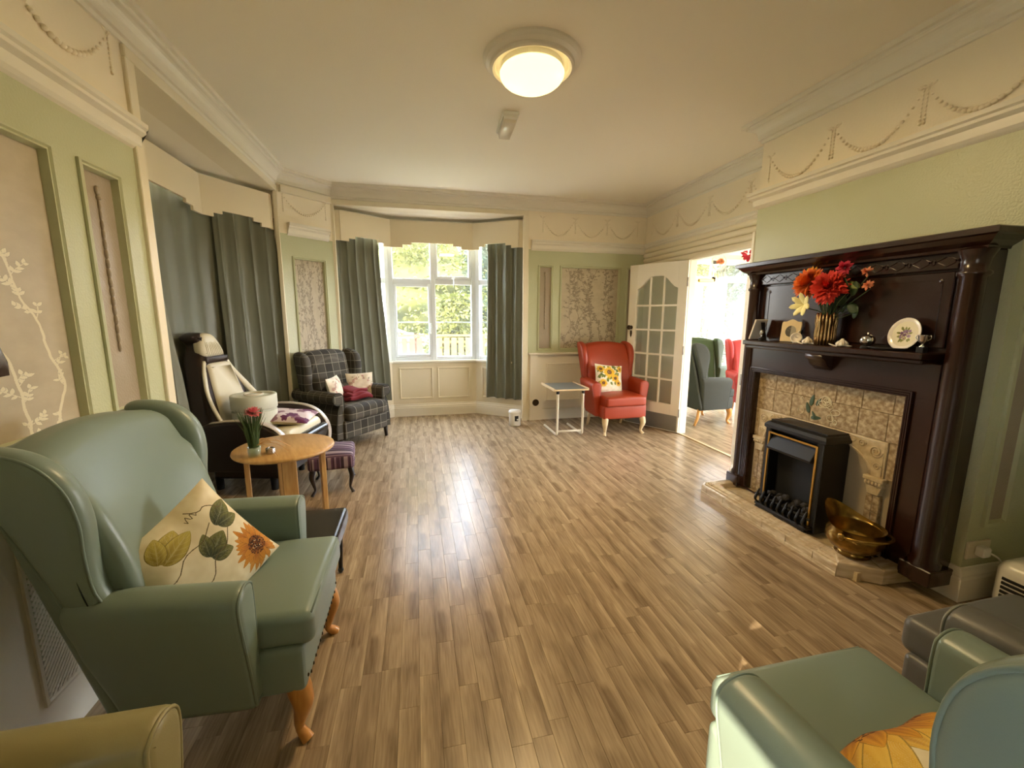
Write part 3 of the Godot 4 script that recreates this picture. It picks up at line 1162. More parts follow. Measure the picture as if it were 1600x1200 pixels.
func build_shell() -> void:
	# left wall: a small side window behind the viewer lets the sun in
	var wl := structure("wall_left")
	var st := S()
	bx(st, LEFT - 0.22, LEFT - 0.022, -0.1, CEIL + 0.05, -2.66, 0.95)
	bx(st, LEFT - 0.22, LEFT - 0.022, -0.1, CEIL + 0.05, 1.65, NEAR + 0.2)
	bx(st, LEFT - 0.22, LEFT - 0.022, -0.1, 1.1, 0.95, 1.65)
	bx(st, LEFT - 0.22, LEFT - 0.022, 2.1, CEIL + 0.05, 0.95, 1.65)
	bx(st, LEFT - 0.22, LEFT, 2.62, CEIL + 0.05, -4.93, -2.66)
	wpart(wl, "masonry", st, M.cream)
	# the wall runs towards -z; u = 0 at z = 0.95
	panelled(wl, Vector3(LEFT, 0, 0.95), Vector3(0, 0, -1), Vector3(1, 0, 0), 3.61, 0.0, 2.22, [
		[0.40, 1.40, 0.94, 2.03, M.paper_sheen_light, false], [1.70, 1.95, 0.94, 2.03, M.taupe, true], [2.12, 3.02, 0.94, 2.03, M.paper_sheen_light, false], [3.155, 3.415, 0.94, 2.035, M.taupe, true]])
	var fr := S()
	bx(fr, LEFT - 0.022, LEFT, 2.22, CEIL, -2.66, NEAR)
	wpart(wl, "frieze", fr, M.frieze)
	for k in 3:
		var z0 := -2.52 + k * 0.62
		swag(wl, Vector3(LEFT, 2.66, z0), Vector3(LEFT, 2.66, z0 + 0.60), 0.21, Vector3(1, 0, 0))
	# the corner is cut by a diagonal wall
	var wd := structure("wall_corner")
	var ds := S()
	slab(ds, PackedVector2Array([Vector2(-1.34, -4.92), Vector2(-0.91, -5.35), Vector2(-0.91, -5.62), Vector2(-1.62, -4.92)]), -0.1, CEIL + 0.05)
	wpart(wd, "masonry", ds, M.cream)
	var u := Vector3(0.7071, 0, -0.7071)
	var nd := Vector3(0.7071, 0, 0.7071)
	panelled(wd, Vector3(-1.34, 0, -4.92) + nd * 0.022, u, nd, 0.608, 0.0, 2.22, [[0.11, 0.5, 0.62, 2.0, M.paper_sheen_dark, false]])
	var df := S()
	box(df, Transform3D(Basis(u, Vector3.UP, u.cross(Vector3.UP)), Vector3(-1.125, 2.52, -5.135) + nd * 0.011), Vector3(0.6, 0.6, 0.022))
	wpart(wd, "frieze", df, M.frieze)
	swag(wd, Vector3(-1.30, 2.60, -4.96) + nd * 0.022, Vector3(-0.96, 2.60, -5.30) + nd * 0.022, 0.16, nd)
	var dt := S()
	moulding(dt, [Vector2(-1.31, -4.92), Vector2(-0.91, -5.32)], 2.62, [Vector2(0, -0.005), Vector2(0.045, -0.005), Vector2(0.045, 0.06), Vector2(0, 0.065)])
	wpart(wd, "frieze_band", dt, M.cream)
	# far wall
	var wf := structure("wall_far")
	var fs := S()
	bx(fs, -0.91, 1.38, 2.62, CEIL + 0.05, FAR - 0.2, FAR)
	bx(fs, 1.38, 1.69, -0.1, CEIL + 0.05, FAR - 0.2, FAR - 0.022)
	bx(fs, 2.15, RIGHT + 0.2, -0.1, CEIL + 0.05, FAR - 0.2, FAR - 0.022)
	bx(fs, 1.69, 2.15, 0.75, CEIL + 0.05, FAR - 0.2, FAR - 0.022)
	bx(fs, 1.69, 2.15, -0.1, 0.28, FAR - 0.2, FAR - 0.022)
	bx(fs, 1.69, 2.15, 0.28, 0.75, FAR - 0.2, FAR - 0.17)
	wpart(wf, "masonry", fs, M.cream)
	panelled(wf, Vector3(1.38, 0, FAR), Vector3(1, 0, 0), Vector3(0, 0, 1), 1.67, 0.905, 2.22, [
		[0.165, 0.37, 0.94, 2.03, M.taupe, true], [0.46, 1.31, 0.94, 2.03, M.paper_sheen_dark, false], [1.40, 1.60, 0.94, 2.03, M.taupe, true]])
	var ff := S()
	bx(ff, 1.38, RIGHT, 2.22, CEIL, FAR - 0.022, FAR)
	wpart(wf, "frieze", ff, M.frieze)
	for k in 3:
		swag(wf, Vector3(1.60 + k * 0.44, 2.60, FAR), Vector3(2.03 + k * 0.44, 2.60, FAR), 0.2, Vector3(0, 0, 1))
	# right wall with the doorway, the chimney breast and the alcove
	var wr := structure("wall_right")
	var rs := S()
	bx(rs, RIGHT, RIGHT + 0.07, -0.1, CEIL + 0.05, FAR, -4.36)
	bx(rs, RIGHT, RIGHT + 0.07, 2.05, CEIL + 0.05, -4.36, B0)
	bx(rs, RIGHT, RIGHT + 0.2, -0.1, CEIL + 0.05, B1, NEAR + 0.2)
	wpart(wr, "masonry", rs, M.green)
	var rf := S()
	bx(rf, RIGHT - 0.012, RIGHT, 2.22, CEIL, FAR, B0)
	bx(rf, RIGHT - 0.012, RIGHT, 2.22, CEIL, B1, NEAR)
	wpart(wr, "frieze", rf, M.frieze)
	for k in 4:
		swag(wr, Vector3(RIGHT - 0.012, 2.60, -5.2 + k * 0.56), Vector3(RIGHT - 0.012, 2.60, -4.66 + k * 0.56), 0.2, Vector3(-1, 0, 0))
	# the ribbed lintel: reeds one above the other
	for k in 4:
		var rd := S()
		var pr: Array = []
		for i in 9:
			var a := PI * i / 8
			pr.append(Vector2(sin(a) * 0.024 + 0.012, -cos(a) * 0.031))
		pr.push_front(Vector2(0, -0.031))
		pr.append(Vector2(0, 0.031))
		moulding(rd, [Vector2(RIGHT, FAR), Vector2(RIGHT, B0)], 2.07 + k * 0.0625 - 0.012, pr)
		wpart(wr, "lintel_reed", rd, M.cream)
	var wb := structure("wall_chimney_breast")
	var cb := S()
	bx(cb, BREAST, RIGHT + 0.2, -0.1, 2.21, B0, B1)
	wpart(wb, "masonry", cb, M.green)
	var al := S()
	frame(al, Vector3(2.70, 0.40, B1), Vector3(0.12, 0, 0), Vector3(0, 1.55, 0), Vector3(0, 0, 1), [Vector2(-0.02, 0), Vector2(-0.02, 0.014), Vector2(0, 0.016), Vector2(0.012, 0.003)])
	wpart(wb, "panel_moulding", al, M.green_plain)
	var ai := S()
	bx(ai, 2.705, 2.815, 0.405, 1.945, B1, B1 + 0.003)
	wpart(wb, "panel_insert", ai, M.taupe)
	var cf := S()
	bx(cf, BREAST, RIGHT + 0.2, 2.21, CEIL + 0.05, B0, B1)
	wpart(wb, "frieze", cf, M.frieze)
	for k in 3:
		swag(wb, Vector3(BREAST, 2.55, B0 + 0.08 + k * 0.50), Vector3(BREAST, 2.55, B0 + 0.56 + k * 0.50), 0.19, Vector3(-1, 0, 0))
	var wk := structure("wall_back")
	var bs := S()
	bx(bs, LEFT - 0.2, RIGHT + 0.2, -0.1, CEIL + 0.05, NEAR, NEAR + 0.2)
	wpart(wk, "masonry", bs, M.green)
	# ceiling, cornice, picture rail, skirting
	var ce := structure("ceiling")
	var cs := S()
	bx(cs, LEFT - 0.75, RIGHT + 0.2, CEIL, CEIL + 0.15, FAR - 0.75, NEAR + 0.2)
	wpart(ce, "plaster", cs, M.ceiling)
	var co := structure("trim_1")
	var cp := S()
	var prof := [Vector2(0, 0), Vector2(0.115, 0), Vector2(0.115, -0.028), Vector2(0.092, -0.028), Vector2(0.092, -0.042)]
	for i in 7:
		var a := PI / 2 * i / 6
		prof.append(Vector2(0.03 + 0.056 * (1 - sin(a)), -0.046 - 0.062 * (1 - cos(a))))
	prof.append_array([Vector2(0.03, -0.125), Vector2(0.016, -0.13), Vector2(0.012, -0.15), Vector2(0, -0.152)])
	prof.reverse()
	moulding(cp, [Vector2(LEFT, NEAR), Vector2(LEFT, -4.91), Vector2(-0.90, FAR), Vector2(RIGHT, FAR), Vector2(RIGHT, B0), Vector2(BREAST, B0), Vector2(BREAST, B1), Vector2(RIGHT, B1), Vector2(RIGHT, NEAR)], CEIL, prof, 1.0, true)
	wpart(co, "cornice", cp, M.white)
	var pr := structure("trim_2")
	var rp := RAIL_PROF.duplicate()
	rp.reverse()
	for path in [[Vector2(LEFT, NEAR), Vector2(LEFT, -2.645)], [Vector2(-1.27, -4.96), Vector2(-0.935, -5.295)], [Vector2(1.45, FAR), Vector2(RIGHT, FAR), Vector2(RIGHT, B0), Vector2(BREAST, B0), Vector2(BREAST, B1), Vector2(RIGHT, B1), Vector2(RIGHT, NEAR)]]:
		var q := S()
		moulding(q, path, 2.33, rp)
		wpart(pr, "picture_rail", q, M.white)
	for base in [["baseboard_right", [Vector2(RIGHT, FAR), Vector2(RIGHT, -4.43)]], ["baseboard_breast", [Vector2(BREAST + 0.1, B0), Vector2(BREAST, B0), Vector2(BREAST, B0 + 0.1)]], ["baseboard_alcove", [Vector2(BREAST, B1 - 0.13), Vector2(BREAST, B1), Vector2(RIGHT, B1), Vector2(RIGHT, NEAR)]], ["baseboard_left", [Vector2(LEFT, NEAR), Vector2(LEFT, -2.62)]], ["baseboard_corner", [Vector2(-1.28, -4.94), Vector2(-0.94, -5.28)]], ["baseboard_back", [Vector2(RIGHT, NEAR), Vector2(LEFT, NEAR)]]]:
		var q := structure(base[0])
		var s := S()
		moulding(s, base[1], 0.0, BASE_PROF)
		wpart(q, "skirting", s, M.white)
	# the post beside the near end of the left bay
	bay("wall_bay_far", "window_1", "cream stepped pelmet above the bay window overlooking the garden", Vector3(0.24, 0, FAR), 0.0)
	bay("wall_bay_left", "window_2", "cream stepped pelmet above the closed curtains of the side bay", Vector3(LEFT, 0, -3.785), PI / 2)
	# side window behind the viewer
	var w3 := structure("window_3")
	var ws := S()
	for z in [0.97, 1.63]:
		bx(ws, LEFT - 0.16, LEFT - 0.1, 1.1, 2.1, z - 0.02, z + 0.02)
	for y in [1.12, 2.08]:
		bx(ws, LEFT - 0.16, LEFT - 0.1, y - 0.02, y + 0.02, 0.95, 1.65)
	wpart(w3, "window_frame", ws, M.white)
	var wg := S()
	bx(wg, LEFT - 0.135, LEFT - 0.13, 1.12, 2.08, 0.97, 1.63)
	wpart(w3, "pane", wg, M.glass)
	var rb := S()
	bx(rb, LEFT - 0.08, LEFT - 0.076, 1.93, 2.09, 0.96, 1.64)
	tube(rb, [Vector3(LEFT - 0.078, 1.93, 0.96), Vector3(LEFT - 0.078, 1.93, 1.64)], 0.01, 8)
	wpart(w3, "sun_cutoff_blind", rb, M.cream_cloth)  # unseen blind, added to cut the sunlight off above the chair arm
	# radiator casings: the far one is flush with the wall, the left one stands out
	var rc := structure("trim_3")
	var fc := S()
	bx(fc, 1.45, 1.69, 0.16, 0.885, FAR - 0.022, FAR)
	bx(fc, 2.15, RIGHT, 0.16, 0.885, FAR - 0.022, FAR)
	bx(fc, 1.69, 2.15, 0.75, 0.885, FAR - 0.022, FAR)
	bx(fc, 1.69, 2.15, 0.16, 0.28, FAR - 0.022, FAR)
	bx(fc, 1.45, 1.62, 0.0, 0.16, FAR - 0.022, FAR)
	bx(fc, 1.452, 1.475, 0.0, 0.885, FAR, FAR + 0.012, 0.003)
	wpart(rc, "casing_front", fc, M.white)
	var ft := S()
	bx(ft, 1.42, RIGHT, 0.885, 0.91, FAR - 0.02, FAR + 0.05, 0.006)
	wpart(rc, "casing_shelf", ft, M.white)
	var fb := S()
	bx(fb, 1.62, RIGHT, 0.0, 0.15, FAR - 0.022, FAR - 0.008, 0.003)
	wpart(rc, "skirting", fb, M.white)
	lattice(rc, "grille", Vector3(1.69, 0.28, FAR + 0.002), Vector3(0.46, 0, 0), 0.47, Vector3(0, 0, 1), 0.02, 0.008)
	var gf := S()
	frame(gf, Vector3(1.67, 0.26, FAR), Vector3(0.5, 0, 0), Vector3(0, 0.51, 0), Vector3(0, 0, 1), [Vector2(0, 0), Vector2(0, 0.01), Vector2(0.012, 0.012), Vector2(0.022, 0.006), Vector2(0.024, 0)])
	wpart(rc, "grille_frame", gf, M.white)
	for x in [1.56, 1.98]:
		lattice(rc, "top_grille", Vector3(x, 0.845, FAR + 0.002), Vector3(0.3, 0, 0), 0.028, Vector3(0, 0, 1), 0.012, 0.004)
	var vh := S()
	lathe(vh, Transform3D(Basis(Vector3.RIGHT, PI / 2), Vector3(1.535, 0.24, FAR)), [Vector2(0, 0.004), Vector2(0.026, 0.004), Vector2(0.038, 0.003), Vector2(0.044, 0.006), Vector2(0.046, 0.0)], 20)
	wpart(rc, "valve_hole", vh, M.bronze)
	var lc := structure("trim_4")
	var lf := S()
	for p in [[0.0, 0.88, -1.46, -0.3], [0.0, 0.88, -2.3, -2.16], [0.685, 0.88, -2.16, -1.46], [0.0, 0.185, -2.16, -1.46]]:
		bx(lf, -1.198, -1.18, p[0], p[1], p[2], p[3])
	bx(lf, LEFT, -1.198, 0.0, 0.88, -2.3, -2.28)
	bx(lf, LEFT, -1.198, 0.0, 0.88, -0.32, -0.3)
	wpart(lc, "casing_front", lf, M.white)
	var lt := S()
	bx(lt, LEFT, -1.15, 0.88, 0.905, -2.33, -0.27, 0.006)
	wpart(lc, "casing_shelf", lt, M.white)
	lattice(lc, "grille", Vector3(-1.178, 0.185, -1.46), Vector3(0, 0, -0.7), 0.5, Vector3(1, 0, 0), 0.019, 0.008)
	var lg := S()
	frame(lg, Vector3(-1.18, 0.17, -1.445), Vector3(0, 0, -0.73), Vector3(0, 0.53, 0), Vector3(1, 0, 0), [Vector2(0, 0), Vector2(0, 0.008), Vector2(0.008, 0.01), Vector2(0.015, 0.005), Vector2(0.017, 0)])
	wpart(lc, "grille_frame", lg, M.white)
	# jamb of the doorway by the chimney breast, with its strike plate
	var tj := structure("trim_5")
	var js := S()
	bx(js, BREAST - 0.006, RIGHT, 0.0, 2.05, B0 - 0.03, B0, 0.004)
	bx(js, BREAST - 0.02, BREAST, 0.17, 1.78, B0 - 0.03, B0 + 0.05, 0.004)
	bx(js, RIGHT - 0.01, RIGHT + 0.08, 0.0, 2.05, -4.40, -4.355, 0.004)
	bx(js, RIGHT + 0.0, RIGHT + 0.08, 2.02, 2.055, -4.36, B0, 0.004)
	wpart(tj, "door_lining", js, M.white)
	var sp := S()
	bx(sp, BREAST - 0.024, BREAST - 0.018, 0.84, 0.93, B0 + 0.0, B0 + 0.03, 0.001)
	wpart(tj, "strike_plate", sp, M.steel)
	var th := S()
	bx(th, RIGHT - 0.015, RIGHT + 0.02, 0.0, 0.008, -4.35, B0, 0.003)
	wpart(tj, "threshold_strip", th, M.tray_rim)

func build_floor(cam: Camera3D) -> void:
	var fl := structure("floor")
	var us := S()
	bx(us, LEFT - 0.85, 7.0, -0.2, -0.005, -7.2, NEAR + 0.2)
	wpart(fl, "underlay", us, M.underlay)
	var w := 0.073
	var l := 0.46
	var variants: Array[ArrayMesh] = []
	for s in 12:
		for flip in 2:
			var st := S()
			plank(st, Vector3.ZERO, w, l, s, flip == 1)
			variants.append(bake(st))
	var g := RandomNumberGenerator.new()
	g.seed = 77
	var all: Array = []
	var inv := cam.transform.affine_inverse()
	var x := -2.0
	while x < 6.6:
		var z := -7.1 + g.randf() * l
		while z < NEAR:
			var inside := z + l / 2 < NEAR and (x > LEFT or z < -2.6)
			if inside:
				# how large it shows
				var area := 0.0
				var pts: Array[Vector2] = []
				var seen := true
				for c in [Vector3(x, 0, z - l / 2), Vector3(x + w, 0, z - l / 2), Vector3(x + w, 0, z + l / 2), Vector3(x, 0, z + l / 2)]:
					var q: Vector3 = inv * c
					if q.z > -0.3:
						seen = false
						break
					pts.append(Vector2(800 + 660 * q.x / -q.z, 600 - 660 * q.y / -q.z))
				if seen:
					var mid := (pts[0] + pts[2]) / 2
					if mid.x > -20 and mid.x < 1620 and mid.y < 1215:
						area = absf((pts[2] - pts[0]).cross(pts[3] - pts[1])) / 2
					# under the chairs or the hearth
					if x < -0.45 and z > -2.2:
						area = 0.0
					if x > 0.75 and z > -0.9:
						area = 0.0
					if x > 2.2 and z > -2.9:
						area = 0.0
				all.append([area, x, z, g.randi() % 24])
			z += l
		x += w
	all.sort_custom(func(a, b): return a[0] > b[0])
	var rest := S()
	for i in all.size():
		var a: Array = all[i]
		if i < 300:
			put(fl, "plank", variants[a[3]], M.floor, Vector3(a[1] + w / 2, 0, a[2]))
		else:
			plank(rest, Vector3(a[1] + w / 2, 0, a[2]), w, l, int(a[3]) / 2, int(a[3]) % 2 == 1)
	var o := wpart(fl, "planks", rest, M.floor)
	o.set_meta("kind", "stuff")

func plank(st: SurfaceTool, c: Vector3, w: float, l: float, strip: int, flip: bool) -> void:
	st.set_smooth_group(FLAT)
	var hx := w / 2 - 0.0001
	var hz := l / 2 - 0.0001
	var b := 0.0005
	var u0 := (strip + 0.01) / 12.0
	var u1 := (strip + 0.99) / 12.0
	if flip:
		var s := u0
		u0 = u1
		u1 = s
	var top: Array[Vector3] = []
	var low: Array[Vector3] = []
	for q in [[-1, 1], [1, 1], [1, -1], [-1, -1]]:
		top.append(c + Vector3(q[0] * (hx - b), 0, q[1] * (hz - b)))
		low.append(c + Vector3(q[0] * hx, -0.003, q[1] * hz))
	var uv := [Vector2(u0, 1), Vector2(u1, 1), Vector2(u1, 0), Vector2(u0, 0)]
	quad(st, top[0], top[1], top[2], top[3], uv[0], uv[1], uv[2], uv[3])
	for i in 4:
		var j := (i + 1) % 4
		quad(st, low[i], low[j], top[j], top[i], uv[i], uv[j], uv[j], uv[i])

func build_door() -> void:
	# hinge at the wall, leaf swung far into the room
	var dir := Vector3(-0.352, 0, -0.69).normalized()
	var d := structure("door_1", Vector3(RIGHT - 0.012, 0, -4.36), 0.0)
	var b := Basis(dir, Vector3.UP, dir.cross(Vector3.UP))
	d.transform = Transform3D(b, d.position)
	var W := 0.775
	var H := 2.02
	var th := 0.042
	# leaf with an arched head cut out: stiles and bottom rail, then the head
	var st := S()
	bx(st, 0, 0.115, 0.01, H, -th / 2, th / 2, 0.003)
	bx(st, W - 0.115, W, 0.01, H, -th / 2, th / 2, 0.003)
	bx(st, 0.115, W - 0.115, 0.01, 0.34, -th / 2, th / 2)
	var head: Array = [Vector2(0.115, H), Vector2(0.115, 1.72)]
	for i in 13:
		var f := i / 12.0
		var x := 0.115 + 0.545 * f
		var y := 1.72 + 0.15 * smoothstep(0.0, 0.38, 0.5 - absf(f - 0.5) + 0.0)
		head.append(Vector2(x, y))
	head.append(Vector2(W - 0.115, H))
	puff(st, T(Vector3.ZERO), head, th)
	part(d, "leaf", st, M.white)
	for i in 2:
		var gb := S()
		var x := 0.115 + 0.545 * (i + 1) / 3.0
		bx(gb, x - 0.011, x + 0.011, 0.34, 1.86, -0.014, 0.014, 0.004)
		part(d, "glazing_bar", gb, M.white)
	for j in 4:
		var gb := S()
		var y := 0.34 + 0.295 * (j + 1)
		bx(gb, 0.115, W - 0.115, y - 0.011, y + 0.011, -0.014, 0.014, 0.004)
		part(d, "glazing_bar", gb, M.white)
	for i in 3:
		for j in 5:
			var x := 0.115 + 0.545 * i / 3.0
			var y := 0.34 + 0.295 * j
			var p := S()
			bx(p, x + 0.005, x + 0.177, y + 0.005, y + (0.29 if j < 4 else 0.355), -0.003, 0.003)
			part(d, "pane", p, M.glass)
	for s in [-1.0, 1.0]:
		var kp := S()
		bx(kp, 0.02, W - 0.02, 0.02, 0.21, s * (th / 2) - 0.001, s * (th / 2 + 0.0015) + 0.0, 0.0005)
		part(d, "kick_plate", kp, M.steel)
		var kb := S()
		lathe(kb, Transform3D(Basis(Vector3.RIGHT, PI / 2 * s), Vector3(W - 0.055, 1.25, s * th / 2)), [Vector2(0.024, 0), Vector2(0.024, 0.005), Vector2(0.009, 0.008), Vector2(0.009, 0.03), Vector2(0.026, 0.04), Vector2(0.03, 0.052), Vector2(0.022, 0.064), Vector2(0, 0.068)], 16)
		part(d, "knob", kb, M.bronze)
		var es := S()
		puff(es, T(Vector3(W - 0.055, 1.175, s * (th / 2 + 0.002))), [Vector2(-0.012, 0.035), Vector2(-0.016, 0.0), Vector2(-0.01, -0.03), Vector2(0, -0.05), Vector2(0.01, -0.03), Vector2(0.016, 0.0), Vector2(0.012, 0.035)], 0.004)
		part(d, "keyhole_plate", es, M.bronze)
	for y in [0.25, 1.0, 1.78]:
		var hg := S()
		tube(hg, [Vector3(0.0, y - 0.05, -th / 2), Vector3(0.0, y + 0.05, -th / 2)], 0.008, 8)
		part(d, "hinge", hg, M.steel)

# ---------------------------------------------------------------- seats, each facing its own +z
func cabriole(x: float, z: float, h: float, out: Vector3, fat := 1.0) -> SurfaceTool:
	# a front leg bowed at the knee, thin at the ankle, ending in a pad
	var st := S()
	var p: Array = curve([Vector3(x, h + 0.03, z), Vector3(x, h * 0.92, z) + out * 0.012, Vector3(x, h * 0.7, z) + out * 0.022, Vector3(x, h * 0.42, z) + out * 0.008, Vector3(x, h * 0.2, z) - out * 0.002, Vector3(x, h * 0.07, z) + out * 0.018, Vector3(x, 0.0, z) + out * 0.03], 4)
	var rk := [0.036, 0.038, 0.033, 0.022, 0.0145, 0.019, 0.021]
	var r: Array = []
	for i in p.size():
		var f := float(i) / 4.0
		var a := mini(int(f), rk.size() - 2)
		r.append(lerpf(rk[a], rk[a + 1], f - a) * fat)
	tube(st, p, r, 10)
	return st

func back_leg(x: float, z: float, h: float) -> SurfaceTool:
	var st := S()
	tube(st, [Vector3(x, h + 0.03, z), Vector3(x, h * 0.5, z - 0.02), Vector3(x, 0, z - 0.06)], [0.024, 0.021, 0.016], 8)
	return st

func wing_chair(called: String, label: String, at: Vector3, turn: float, skin: Material, pipe: Material, wood: Material, group := "", studs := true) -> Node3D:
	var o := thing(called, label, "chair", at, turn, group)
	var lh := 0.2
	# frame under the seat
	var ap := S()
	rbox(ap, T(Vector3(0, lh + 0.08, 0.03)), Vector3(0.55, 0.16, 0.51), 0.02, 3, 2)
	part(o, "seat_rail", ap, skin)
	var cu := S()
	var crown := func(v: Vector3) -> Vector3:
		var k := (1.0 - pow(v.x / 0.27, 2.0)) * (1.0 - pow(v.z / 0.29, 4.0))
		return v + Vector3(0, (0.02 if v.y > 0 else 0.0) * maxf(k, 0.0), 0)
	rbox(cu, T(Vector3(0, 0.405, 0.035)), Vector3(0.515, 0.115, 0.56), 0.03, 8, 3, crown)
	var cush := part(o, "seat_cushion", cu, skin)
	var cp := S()
	var edge: Array = []
	for q in [Vector2(-0.235, 0.306), Vector2(0.235, 0.306)]:
		edge.append(Vector3(q.x, 0.4535, q.y))
	tube(cp, edge, 0.004, 6)
	part(cush, "piping", cp, pipe)
	# backrest: leaning, arched at the top, hollowed across
	var bk := S()
	var lean := func(v: Vector3) -> Vector3:
		var f := (v.y + 0.34) / 0.68
		var z := v.z - 0.19 * f + 0.05 * sin(PI * clampf(f, 0, 1)) + 0.05 * pow(v.x / 0.3, 2.0) * (1.0 if v.z > 0 else 0.3)
		var y := v.y - (0.045 * pow(v.x / 0.3, 2.0) if v.y > 0.2 else 0.0)
		return Vector3(v.x * (1.0 + 0.06 * f), y, z)
	rbox(bk, T(Vector3(0, 0.73, -0.195)), Vector3(0.55, 0.68, 0.12), 0.045, 9, 3, lean)
	part(o, "backrest", bk, skin)
	for s in [-1.0, 1.0]:
		# arm: broad rounded top, tapering to the floor side
		var am := S()
		var prof: Array = curve([Vector2(0.258, 0.215), Vector2(0.256, 0.42), Vector2(0.254, 0.575), Vector2(0.27, 0.612), Vector2(0.315, 0.625), Vector2(0.36, 0.606), Vector2(0.372, 0.56), Vector2(0.352, 0.44), Vector2(0.328, 0.30), Vector2(0.318, 0.215)], 4)
		var pts: Array = []
		for q in prof:
			pts.append(Vector2(q.x * s, q.y))
		var slope := func(v: Vector3) -> Vector3:
			var f := (v.z + 0.22) / 0.44
			return Vector3(v.x - s * 0.018 * (1.0 - f), v.y + (0.02 * (1.0 - f) if v.y > 0.5 else 0.0), v.z + (1.0 - f) * (0.62 - v.y) * 0.2)
		puff(am, T(Vector3(0, 0, -0.06)), pts, 0.44, 0.022, 4, slope)
		var arm := part(o, "armrest", am, skin)
		var ai := S()
		var rim: Array = []
		for q in inset(pts, 0.0055):
			rim.append(slope.call(Vector3(q.x, q.y, 0.2135)) - Vector3(0, 0, 0.06))
		rim.append(rim[0])
		tube(ai, rim, 0.0045, 6)
		part(arm, "piping", ai, pipe)
		# wing
		var wg := S()
		var wo: Array = curve([Vector2(-0.245, 0.55), Vector2(-0.325, 0.76), Vector2(-0.40, 0.95), Vector2(-0.432, 1.03), Vector2(-0.41, 1.067), Vector2(-0.335, 1.066), Vector2(-0.26, 1.035), Vector2(-0.205, 0.965), Vector2(-0.185, 0.87), Vector2(-0.19, 0.76), Vector2(-0.185, 0.66), Vector2(-0.15, 0.56)], 4, true)
		var wp: Array = []
		for q in wo:
			wp.append(Vector2(q.x, q.y))
		var flare := func(v: Vector3) -> Vector3:
			# v.x runs front to back (negative at the back), v.y up, v.z across
			var f := clampf((v.x + 0.4) / 0.32, 0, 1)
			var g := clampf((v.y - 0.58) / 0.45, 0, 1)
			return Vector3(s * (0.292 + v.z + 0.03 * f * g + 0.014 * g), v.y, v.x)
		puff(wg, T(Vector3.ZERO), wp, 0.078, 0.032, 4, flare)
		var wing := part(o, "wing", wg, skin)
		var wr := S()
		var wrim: Array = []
		var ins := inset(wp, 0.0095)
		for q in ins:
			wrim.append(flare.call(Vector3(q.x, q.y, 0.0296)))
		wrim.append(wrim[0])
		tube(wr, wrim, 0.0045, 6)
		part(wing, "piping", wr, pipe)
		part(o, "leg", cabriole(s * 0.235, 0.245, lh, Vector3(s * 0.5, 0, 0.87)), wood)
		part(o, "leg", back_leg(s * 0.235, -0.20, lh), wood)
	# outside back
	var ob := S()
	rbox(ob, Transform3D(Basis(Vector3.RIGHT, -0.265), Vector3(0, 0.635, -0.325)), Vector3(0.59, 0.84, 0.04), 0.015, 4, 2)
	part(o, "back_panel", ob, skin)
	if studs:
		var sd := S()
		for k in 15:
			var x := -0.245 + 0.035 * k
			ball(sd, Vector3(x, lh + 0.018 + (0.02 if absf(x) > 0.23 else 0.0), 0.286), Vector3(0.006, 0.006, 0.004), 6, 4)
		part(o, "studs", sd, M.bronze)
	return o

# square cushion in its own axes: lying in x/y, face towards +z
func cushion(called: String, label: String, t: Transform3D, size: Vector2, thick: float, face: Material, group := "") -> Node3D:
	var o := thing(called, label, "cushion", Vector3.ZERO, 0.0, group)
	o.transform = t
	var n := 18
	var fr: Array = []
	var bk: Array = []
	for j in n + 1:
		var r0: Array[Vector3] = []
		var r1: Array[Vector3] = []
		for i in n + 1:
			var u := i * 2.0 / n - 1.0
			var v := j * 2.0 / n - 1.0
			var p := pow(maxf(0.0, (1.0 - pow(absf(u), 2.6)) * (1.0 - pow(absf(v), 2.6))), 0.55)
			var pinch := 1.0 - 0.06 * (1.0 - v * v) * absf(u) * absf(u)
			var pinch2 := 1.0 - 0.06 * (1.0 - u * u) * absf(v) * absf(v)
			var x := u * size.x / 2 * pinch
			var y := -v * size.y / 2 * pinch2
			var wrink := 0.006 * sin(u * 7.0 + v * 3.0) * p * (1.0 - p) * 4.0
			r0.append(Vector3(x, y, thick / 2 * p + wrink))
			r1.append(Vector3(x, y, -thick / 2 * p))
		fr.append(r0)
		bk.append(r1)
	var st := S()
	sheet(st, fr, true, true)
	part(o, "front_cover", st, face)
	var sb := S()
	sheet(sb, bk)
	part(o, "back_cover", sb, M.cream_cloth)
	return o

